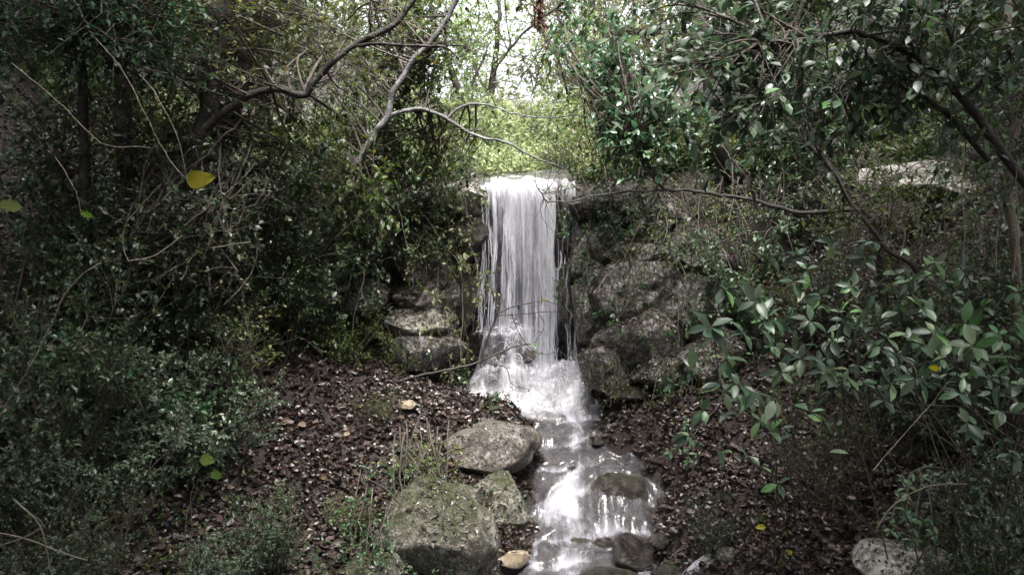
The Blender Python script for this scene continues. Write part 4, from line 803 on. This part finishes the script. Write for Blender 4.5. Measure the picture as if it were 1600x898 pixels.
tree('small tree with a crooked limb reaching left beside the lip of the falls', [
  ([rooted(1390, 440, 6.0)]+WP([(1375, 385), (1345, 325), (1300, 265), (1262, 215), (1255, 150), (1240, 60), (1260, -50)], 5.9), .026, .014, 'trunk'),
  (WP([(1345, 325), (1262, 331), (1215, 322), (1160, 309), (1100, 298), (1045, 294), (1015, 270), (998, 235), (990, 190)], 5.8), .017, .006, 'limb'),
  (WP([(1055, 295), (985, 300), (912, 310), (858, 316), (846, 302), (838, 285)], 5.8), .008, .003, 'branch')],
  [(W(1010, 200, 6.0), (.45, .4, .35), 3), (W(960, 60, 6.4), (.6, .5, .4), 2), (W(1240, 200, 6.2), (.6, .5, .4), 2)], M['bark_dark'], M['leaf_glossy'], .065, 120, 5, 7, 'oval', tl=.24)
tree('leafless thin dark tree right of centre leaning towards the upper left', [
  ([rooted(1480, 520, 5.4)]+WP([(1440, 440), (1385, 385), (1330, 310), (1275, 215), (1240, 150)], 5.3), .02, .008, 'trunk')],
  [(W(1400, 350, 5.5), (.4, .4, .4), 1)], M['bark_dark'], M['leaf_olive'], .045, 30, 4, 8)
tree('slim twisted tree at the right edge under the arching limb', [
  ([rooted(1585, 600, 4.8)]+WP([(1590, 430), (1575, 300), (1590, 180), (1570, 60), (1590, -50)], 4.7), .03, .02, 'trunk')],
  [(W(1560, 200, 4.8), (.4, .4, .5), 1)], M['twig_pale'], M['leaf_dark'], .045, 60, 4, 8)
# hanging boughs at the top centre
tree('tree with a thick broken bough showing at the top right of centre', [
  ([rooted(1150, 420, 8.6)]+WP([(1130, 250), (1110, 120), (1090, 20), (1080, -100)], 7.6), .09, .06, 'trunk'),
  (WP([(1098, 60), (1040, 52), (995, 50), (960, 50), (925, 40)], 7.4), .05, .04, 'limb'),
  (WP([(1090, -20), (1000, -30), (905, -20), (872, 8), (840, 32), (790, 82), (770, 120), (750, 146)], 7.2), .02, .004, 'branch'),
  (WP([(905, -20), (882, 30), (850, 75), (800, 150)], 7.2), .009, .003, 'branch'),
  (WP([(905, -25), (860, 60), (842, 110), (830, 150)], 7.4), .007, .003, 'branch'),
  (WP([(870, 30), (905, 62), (940, 70), (965, 100)], 7.0), .007, .003, 'branch'),
  (WP([(880, 50), (890, 110), (920, 140)], 7.3), .005, .002, 'branch')],
  [(W(1010, 90, 7.2), (.45, .6, .45), 2.5), (W(965, 225, 7.2), (.26, .4, .32), 1.6), (W(900, -10, 7.2), (.9, .5, .22), 2), (W(850, 100, 7.8), (.5, .4, .5), .6)], M['bark_dark'], M['leaf_olive'], .06, 105, 4, 7, 'oval')

# unseen canopy trees, most added round the gully so their crowns shade it
def tall_proto(h, r, nb, lsize, m, label):
    root = tree(label, [([(0, 0, -.2), (.1, .05, h*.3), (-.1, .1, h*.6), (.05, 0, h*.95)], .14, .04, 'trunk'), ([(0, 0, h*.45), (.5, .1, h*.62), (1.2, .2, h*.75)], .06, .02, 'limb'), ([(0, 0, h*.5), (-.5, -.4, h*.64), (-1.0, -.9, h*.8)], .06, .02, 'limb')],
      [((0, 0, h*.8), (r, r, h*.2), 1)], M['bark_dark'], m, lsize, nb, 6, 9, base=np.zeros(3), tl=.6); return root
TA = tall_proto(7.5, 3.0, 210, .13, M['leaf_dark'], ''); TB = tall_proto(6.5, 2.6, 180, .12, M['leaf_olive'], '')
spots = [(-3.9, 5.2, 1.0, 'A', 'tall unseen canopy tree added on the left bank, crown shading the gully'), (-5.5, 7.5, 1.1, 'B', 'tall unseen canopy tree added for shade behind the left bank'), (-3.4, 1.2, 1.0, 'B', 'unseen canopy tree added for shade left of the viewpoint, above the frame'),
 (4.0, 3.6, 1.0, 'A', 'tall unseen canopy tree added for shade on the right bank near the viewpoint'), (5.2, 6.8, 1.1, 'B', 'tall unseen canopy tree added for shade high on the right bank'), (3.2, -1.0, 1.1, 'A', 'unseen canopy tree added for shade behind the viewpoint to the right'),
 (-1.5, -2.5, 1.1, 'A', 'unseen canopy tree added for shade behind the viewpoint to the left'), (2.1, 1.5, 1.05, 'B', 'unseen canopy tree beside the viewpoint on the right, added to shade the lower stream'), (-2.4, 2.2, 1.0, 'A', 'canopy tree just outside the picture on the near left bank, added to shade the lower stream'), (-1.4, .2, 1.0, 'A', 'unseen canopy tree added for shade just left of the viewpoint'), (1.2, -.8, 1.0, 'B', 'unseen canopy tree added for shade just behind the viewpoint'),
 (-7.5, 3.0, 1.2, 'A', 'far left unseen canopy tree added for shade up the slope'), (7.8, 4.0, 1.2, 'A', 'far right unseen canopy tree added for shade up the slope'), (-7.0, 10.5, 1.1, 'A', 'canopy tree on the upper left hillside'), (7.0, 10.0, 1.1, 'B', 'canopy tree on the upper right hillside'),
 (-8.5, -1.5, 1.2, 'B', 'unseen canopy tree added for shade behind left of the viewpoint on the slope'), (8.0, -2.0, 1.2, 'B', 'unseen canopy tree added for shade behind right of the viewpoint on the slope'), (.5, -6.0, 1.2, 'A', 'unseen canopy tree added for shade well behind the viewpoint')]
first = {'A': TA, 'B': TB}; seen = set()
for x, y, s, k, l in spots:
    p = gpt(x, y)
    zc = max(p[2], .0)
    if k not in seen:
        seen.add(k); r = first[k]; r.location = p; r.scale = (s, s, s); r['label'] = l
    else: copy_thing(first[k], p, rng.uniform(0, 6.28), (s, s), l)

# ---------------------------------------------------------------- sunlit trees beyond the lip
def bg_proto(h, r, nb, lsize, m, kind='quad'):
    return tree('', [([(0, 0, -.2), (.15, 0, h*.35), (-.1, .1, h*.7), (0, 0, h)], .09, .02, 'trunk'), ([(0, 0, h*.25), (.5, .1, h*.5), (.9, .1, h*.75)], .04, .012, 'limb')],
      [((0, 0, h*.62), (r, r, h*.4), 1)], M['bark_dark'], m, lsize, nb, 5, 8, base=np.zeros(3), tl=.45, up=.5, name='far_tree')
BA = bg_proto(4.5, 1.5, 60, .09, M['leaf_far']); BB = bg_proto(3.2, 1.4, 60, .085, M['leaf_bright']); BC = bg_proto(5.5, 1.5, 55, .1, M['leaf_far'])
bgs = [(-1.9, 10.4, 'B', .8, 'sunlit bush tree beyond the left end of the lip'), (1.9, 10.6, 'A', .8, 'sunlit small tree beyond the right end of the lip'), (-3.6, 12, 'A', 1, 'pale green tree beyond the falls on the left'),
 (3.8, 12.4, 'C', 1, 'pale tree beyond the falls on the right'), (-1.6, 14.2, 'C', .9, 'tall thin pale tree beyond the falls left of centre'), (1.4, 15, 'A', 1, 'pale tree beyond the falls right of centre'), (-.3, 17.5, 'B', 1.1, 'bright green bush tree seen straight over the waterfall'),
 (-4.5, 17, 'C', 1.2, 'far pale tree on the left behind the sunlit bushes'), (4.6, 18, 'C', 1.2, 'far pale tree on the right behind the sunlit trees'), (-7, 15, 'A', 1.3, 'far tree at the left of the hillside'), (7, 15, 'A', 1.3, 'far tree at the right of the hillside'),
 (-2.6, 22, 'C', 1.4, 'farthest tree left of centre on the hillside'), (2.4, 23, 'C', 1.3, 'farthest tree right of centre on the hillside'), (-9.5, 20, 'A', 1.5, 'far tree at the left end of the hillside row'), (9.5, 20, 'A', 1.5, 'far tree at the right end of the hillside row'), (-.9, 12.6, 'B', .75, 'low bright bush tree directly behind the lip'), (.9, 12.2, 'B', .65, 'second low bright bush tree behind the lip on the right'), (-3.0, 9.6, 'A', .9, 'shaded small tree at the head of the left bank'), (3.1, 9.7, 'B', .9, 'bush tree at the head of the right bank'), (1.6, 19, 'B', 1.3, 'bright round bush tree right of the gap over the falls')]
DT = tree('', [([(0, 0, -.2), (.1, 0, 1.6), (-.1, .1, 3.2), (0, 0, 4.6)], .08, .025, 'trunk'), ([(0, 0, 1.5), (.5, -.2, 2.4), (.9, -.3, 3.2)], .035, .012, 'limb')],
   [((0, 0, 2.9), (1.35, 1.2, 1.9), 1)], M['bark_dark'], M['leaf_dark'], .075, 190, 6, 9, base=np.zeros(3), tl=.4, up=.5, name='dense_tree')
for q, (x, y, s_, l) in enumerate([(-2.9, 9.3, .85, 'dense dark tree at the head of the left bank behind the pale leaning trunk'), (-4.6, 8.6, 1.0, 'dense dark tree behind the curved limb tree on the left'), (-6.2, 7.8, 1.0, 'dense dark tree far up the left bank'),
   (2.7, 9.4, .85, 'dense dark tree at the head of the right bank behind the crooked limb'), (4.3, 9.0, 1.0, 'dense dark tree behind the pale outcrop on the right'), (6.0, 8.2, 1.0, 'dense dark tree far up the right bank'), (-7.5, 11.5, 1.2, 'dense dark tree on the skyline at the left'), (7.4, 11.8, 1.2, 'dense dark tree on the skyline at the right'), (-4.6, 12.5, 1.1, 'dense dark tree beyond the rim left of the bright gap'), (4.4, 12.8, 1.1, 'dense dark tree beyond the rim right of the bright gap')]):
    p = gpt(x, y)
    if q == 0: DT.location = p; DT.scale = (s_,)*3; DT['label'] = l
    else: copy_thing(DT, p, rng.uniform(0, 6.28), (s_, s_), l)
first = {'A': BA, 'B': BB, 'C': BC}; seen = set()
for x, y, k, s, l in bgs:
    p = gpt(x, y)
    if k not in seen: seen.add(k); r = first[k]; r.location = p; r.scale = (s, s, s); r['label'] = l
    else: copy_thing(first[k], p, rng.uniform(0, 6.28), (s, s), l)

# ---------------------------------------------------------------- laurel saplings on the right
def sapling(label, base, tips, m, lsize=.1, per=6, stem_r=.0045, mid=8, cat='sapling'):
    """stems to given tips; whorls of large single leaves at the tips and along the stems"""
    root = empty('laurel_sapling', base, label, cat)
    parts = []; base = np.array(base, float)
    for tp in tips:
        tp = np.array(tp); mp = base*.45+tp*.55+np.array([0, 0, .12])+rng.normal(0, .06, 3)
        mp = mp+np.array([0, 0, .15]); b_ = base+rng.normal(0, .28, 3)*np.array([1, 1, 0]); b_[2] = float(ground_h(b_[0], b_[1])); P = smooth_path([b_, mp, tp], 14); parts.append(tubes(P[None], np.linspace(stem_r, .002, 14)[None], 5))
        ax = unit(P[-1]-P[-3]); a0 = rng.uniform(0, 6.28)
        for j in range(per):
            a = a0+j*2.4; e1 = unit(np.cross(ax, [.3, .2, 1.])); e2 = np.cross(ax, e1)
            D = unit(ax*rng.uniform(-.1, .9)+(e1*math.cos(a)+e2*math.sin(a))+rng.normal(0, .3, 3)+np.array([0, -.1, -.3])); put_leaf(root, tp-ax*rng.uniform(0, .02), D, np.array([0, -.5, 1])+rng.normal(0, .5, 3), lsize*rng.uniform(.5, 1.15), 'laurel', m, wid=rng.uniform(.85, 1.15))
        for j in range(mid+2):
            q = rng.integers(6, 13); D = unit(rng.normal(0, 1, 3)+np.array([0, -.2, 0])); put_leaf(root, P[q], D, np.array([0, -.3, 1])+rng.normal(0, .3, 3), lsize*rng.uniform(.55, 1.05), 'laurel', m, wid=rng.uniform(.85, 1.15))
    V, Fq = join(parts); link('stem', mesh_np('stem', V-base, Fq), M['twig'], root)
    return root
def tipset(lst, Y): return [W(a, b, Y+rng.uniform(-.15, .15)) for a, b in lst]
L_ = M['leaf_laurel']
sapling('laurel sapling nearest the stream, its lowest leaves over the right bank', gpt(1.9, 4.3), tipset([(1095, 640), (1080, 575), (1050, 600), (1135, 560), (1110, 510), (1075, 680), (1150, 600)], 3.5), L_, .105, 6)
sapling('laurel sapling right of the rock face with leaves at mid height', gpt(2.3, 4.7), tipset([(1180, 470), (1220, 580), (1160, 520), (1240, 440), (1265, 500), (1205, 540), (1130, 450), (1190, 500), (1250, 560)], 3.8), L_, .095, 6)
sapling('laurel sapling in the middle of the right bank', gpt(2.6, 4.5), tipset([(1330, 445), (1300, 530), (1350, 490), (1290, 580), (1280, 460), (1375, 540), (1320, 500), (1340, 570), (1260, 420)], 3.8), L_, .095, 6)
sapling('laurel sapling with an orange leaf beside it near the right edge', gpt(2.7, 4.0), tipset([(1405, 570), (1470, 560), (1440, 480), (1390, 600), (1430, 590), (1500, 615), (1460, 520), (1420, 530)], 3.3), L_, .09, 6)
sapling('fresh green sapling at the right edge above mid height', gpt(2.8, 3.8), tipset([(1505, 505), (1560, 520), (1535, 480), (1590, 455), (1520, 540)], 3.1), M['leaf_fresh'], .09, 7)
sapling('laurel sapling cut by the right edge low down', gpt(2.8, 3.4), tipset([(1580, 710), (1560, 640), (1590, 600), (1540, 590), (1510, 660)], 3.1), L_, .08, 6)
sapling('dark laurel sapling high on the right behind the others', gpt(3.3, 5.2), tipset([(1420, 440), (1460, 410), (1350, 400), (1500, 420), (1400, 470), (1250, 400), (1300, 380), (1200, 400)], 4.6), L_, .1, 6)
sapling('small fresh green plant left of the white lichen stone', hit(1420, 850), tipset([(1415, 800), (1440, 815), (1390, 830), (1460, 835), (1425, 845)], 3.5), M['leaf_fresh'], .05, 8)
sapling('small laurel seedling just right of the stream by the litter bank', hit(1085, 740), tipset([(1045, 705), (1075, 720), (1060, 690)], 4.9), L_, .06, 5)

# ---------------------------------------------------------------- single conspicuous leaves
def lone(px, py, Y, size, kind, m, label, D, Nn=(0, -1, .3), cat='leaf', name='leaf', wid=1.0):
    p = W(px, py, Y) if Y else hit(px, py)+np.array([0, 0, .04]); o = put_leaf(None, p, D, Nn, size, kind, m, name, wid); tag(o, label, cat); return o
lone(292, 284, 3.6, .125, 'broad', M['leaf_yellow'], 'large yellow leaf hanging in the upper left among dark branches', (1, 0, .15), (0, -1, .15), wid=.95)
lone(0, 318, 3.4, .09, 'holly', M['leaf_lime'], 'yellow green leaf at the left edge below the yellow one', (1, 0, -.2), wid=1.2)
lone(126, 332, 3.9, .06, 'holly', M['leaf_lime'], 'dull lime leaf right of the left edge leaf', (1, 0, -.3))
lone(313, 716, 3.7, .07, 'broad', M['leaf_lime'], 'bright lime leaf over the grey shrub low on the left', (1, 0, -.2), wid=1.2)
lone(330, 738, 3.7, .055, 'broad', M['leaf_lime'], 'second smaller lime leaf just below the bright lime leaf', (1, 0, -.5), wid=1.2)
lone(1451, 573, 3.1, .05, 'oval', M['leaf_yellow'], 'orange yellow leaf among the laurel saplings on the right', (1, 0, -.15))
lone(1180, 835, 0, .07, 'dead', M['leaf_yellow'], 'fallen yellow leaf on the right bank litter', (1, 0, .1), (0, -.6, 1))
lone(1224, 876, 0, .06, 'dead', M['leaf_yellow'], 'dull yellow fallen leaf lower on the right bank litter', (1, .2, .1), (0, -.6, 1))
lone(846, 469, 6.9, .045, 'oval', M['leaf_yellow'], 'small orange leaf on the bare twig in front of the falls', (1, 0, .1))
lone(758, 425, 6.9, .05, 'oval', M['leaf_lime'], 'lime leaf in front of the left edge of the falls', (1, 0, .3))

def stalk(px, py, Y, dx, dy, label):
    a = W(px, py, Y); b = W(px+dx, py+dy, Y+.1); P = curve_bundle(a[None], b[None], 12, .1, .1); P[0, 0] = a; V, Fq = tubes(P, np.linspace(.001, .0028, 12)[None], 5)
    o = link('thin_stalk', mesh_np('thin_stalk', V, Fq), M['twig_pale']); tag(o, label, 'twig')
stalk(292, 284, 3.6, -70, -190, 'thin stalk from which the large yellow leaf hangs'); stalk(0, 318, 3.4, -40, -80, 'thin stalk of the yellow green leaf at the left edge')
stalk(126, 332, 3.9, -30, -90, 'thin stalk above the dull lime leaf'); stalk(313, 716, 3.7, -30, 130, 'thin stalk under the bright lime leaf'); stalk(330, 738, 3.7, -40, 110, 'thin stalk under the second smaller lime leaf')
# ---------------------------------------------------------------- bare twigs and stems
def twig(label, lims, m, name='bare_twig', cat='twig', leaf=None, nl=0, ls=.04):
    root = empty(name, lims[0][0][0], label, cat)
    for i, (pts, r0, r1) in enumerate(lims):
        tb, P = limb(pts, r0, r1, max(14, len(pts)*8), 5, .05); link('stem' if i == 0 else 'side_twig', mesh_np('stem', tb[0]-np.array(root.location), tb[1]), m, root)
        for j in range(nl):
            q = P[rng.integers(len(P)//3, len(P))]; put_leaf(root, q, rng.normal(0, 1, 3), np.array([0, -.6, 1])+rng.normal(0, .4, 3), ls*rng.uniform(.6, 1.1), 'oval', leaf)
    return root
T = lambda l, Y: WP(l, Y)
twig('dark leafy twig spreading in front of the base of the falls', [
 (T([(540, 618), (610, 600), (668, 585), (745, 568), (800, 545), (832, 538)], 6.6), .016, .005), (T([(752, 566), (762, 530), (776, 490), (770, 460), (765, 445)], 6.6), .010, .006),
 (T([(776, 490), (805, 478), (848, 470), (876, 476)], 6.6), .0065, .003), (T([(776, 493), (830, 489), (875, 486)], 6.6), .005, .0025), (T([(800, 490), (812, 520), (830, 545), (850, 553), (880, 545)], 6.6), .0048, .0022),
 (T([(845, 492), (850, 510), (838, 532), (832, 545)], 6.6), .004, .002), (T([(700, 578), (720, 590), (735, 605)], 6.6), .0048, .0022), (T([(752, 566), (790, 575), (800, 600), (830, 610)], 6.6), .0048, .0022), (T([(660, 586), (672, 560), (668, 540)], 6.6), .0048, .0022)], M['bark_dark'], leaf=M['leaf_laurel'], nl=4, ls=.045)
twig('long pale bare stem curving up at the left edge', [(T([(-10, 665), (40, 585), (75, 520), (98, 470), (130, 430), (160, 412)], 3.4), .004, .003)], M['twig_pale'])
twig('pale curved twig hanging in the left middle', [(T([(200, 408), (235, 403), (262, 388), (288, 370)], 3.8), .004, .003), (T([(200, 408), (192, 385), (195, 350), (215, 325), (250, 290)], 3.8), .003, .002)], M['twig_pale'])
twig('short pale twig above the middle of the left bank', [(T([(330, 388), (360, 383), (392, 379)], 3.9), .003, .002)], M['twig_pale'])
twig('tangled pale dead twigs in the lower left corner', [(T([(-10, 830), (50, 845), (90, 860), (135, 872)], 3.0), .003, .002), (T([(20, 780), (60, 820), (72, 860), (78, 898)], 3.0), .004, .002), (T([(0, 852), (40, 838), (65, 820), (50, 805), (30, 795)], 3.0), .003, .001)], M['twig_pale'])
twig('pale arching twig above the white lichen stone', [(T([(1370, 825), (1395, 790), (1435, 765), (1470, 757), (1512, 756)], 3.5), .004, .002)], M['twig_pale'])
twig('thin pale stem leaning right over the dark litter on the right', [(T([(1365, 735), (1400, 690), (1440, 645), (1475, 600)], 3.7), .003, .0015)], M['twig_pale'])
twig('thin upright pale stem near the right edge', [(T([(1580, 435), (1585, 380), (1590, 330), (1588, 260)], 3.6), .0035, .002)], M['twig_pale'])
twig('two thin upright stems left of the pale edge stem', [(T([(1502, 430), (1505, 360), (1503, 300), (1510, 230)], 3.8), .003, .002), (T([(1555, 430), (1556, 380), (1558, 330)], 3.8), .003, .002)], M['twig_pale'])
twig('thin pale twig slanting down in the upper left', [(T([(20, 100), (60, 130), (100, 165), (140, 210), (160, 225), (230, 232)], 3.8), .003, .002), (T([(150, 60), (190, 110), (230, 190), (262, 250), (292, 285)], 3.6), .003, .0015)], M['twig_pale'])
twig('two vertical dark vines hanging against the light left of the falls', [(T([(735, 290), (733, 200), (738, 110), (732, -10)], 7.0), .004, .003), (T([(664, -10), (668, 60), (662, 120), (668, 175)], 6.9), .003, .002)], M['twig'])
twig('dark leafy twigs dangling over the lip of the falls', [(T([(960, 280), (900, 290), (860, 300), (838, 295)], 6.4), .004, .0015), (T([(845, 270), (850, 300), (870, 325)], 6.4), .003, .001), (T([(880, 235), (872, 270), (880, 300)], 6.4), .003, .001)], M['twig'], leaf=M['leaf_laurel'], nl=6, ls=.045)
# rusty dead leaves hanging at the top centre
r = empty('dead_spray', W(843, -20, 6.6), 'reddish brown spray of dead leaves hanging at the top centre', 'dead leaves')
A = np.repeat(W(843, -20, 6.6)[None], 8, 0)+rng.normal(0, .01, (8, 3)); TW = curve_bundle(A, A+rng.normal(0, .025, (8, 3))-np.array([0, 0, .3]), 8, 0, .03)
wood([tubes(TW, np.full((8, 8), .0015), 3)], r, 'twigs', M['twig'], kind='stuff'); foliage_parts(r, TW, 14, .05, M['leaf_rust'], 'oval', droop=.8)
tg = sum(len(o.data.loop_triangles) if False else sum(1 for _ in ()) for o in ())
print('objects', len(bpy.data.objects), 'tris', sum(sum(max(0, 0) for _ in ()) + len(m.polygons) for m in bpy.data.meshes))
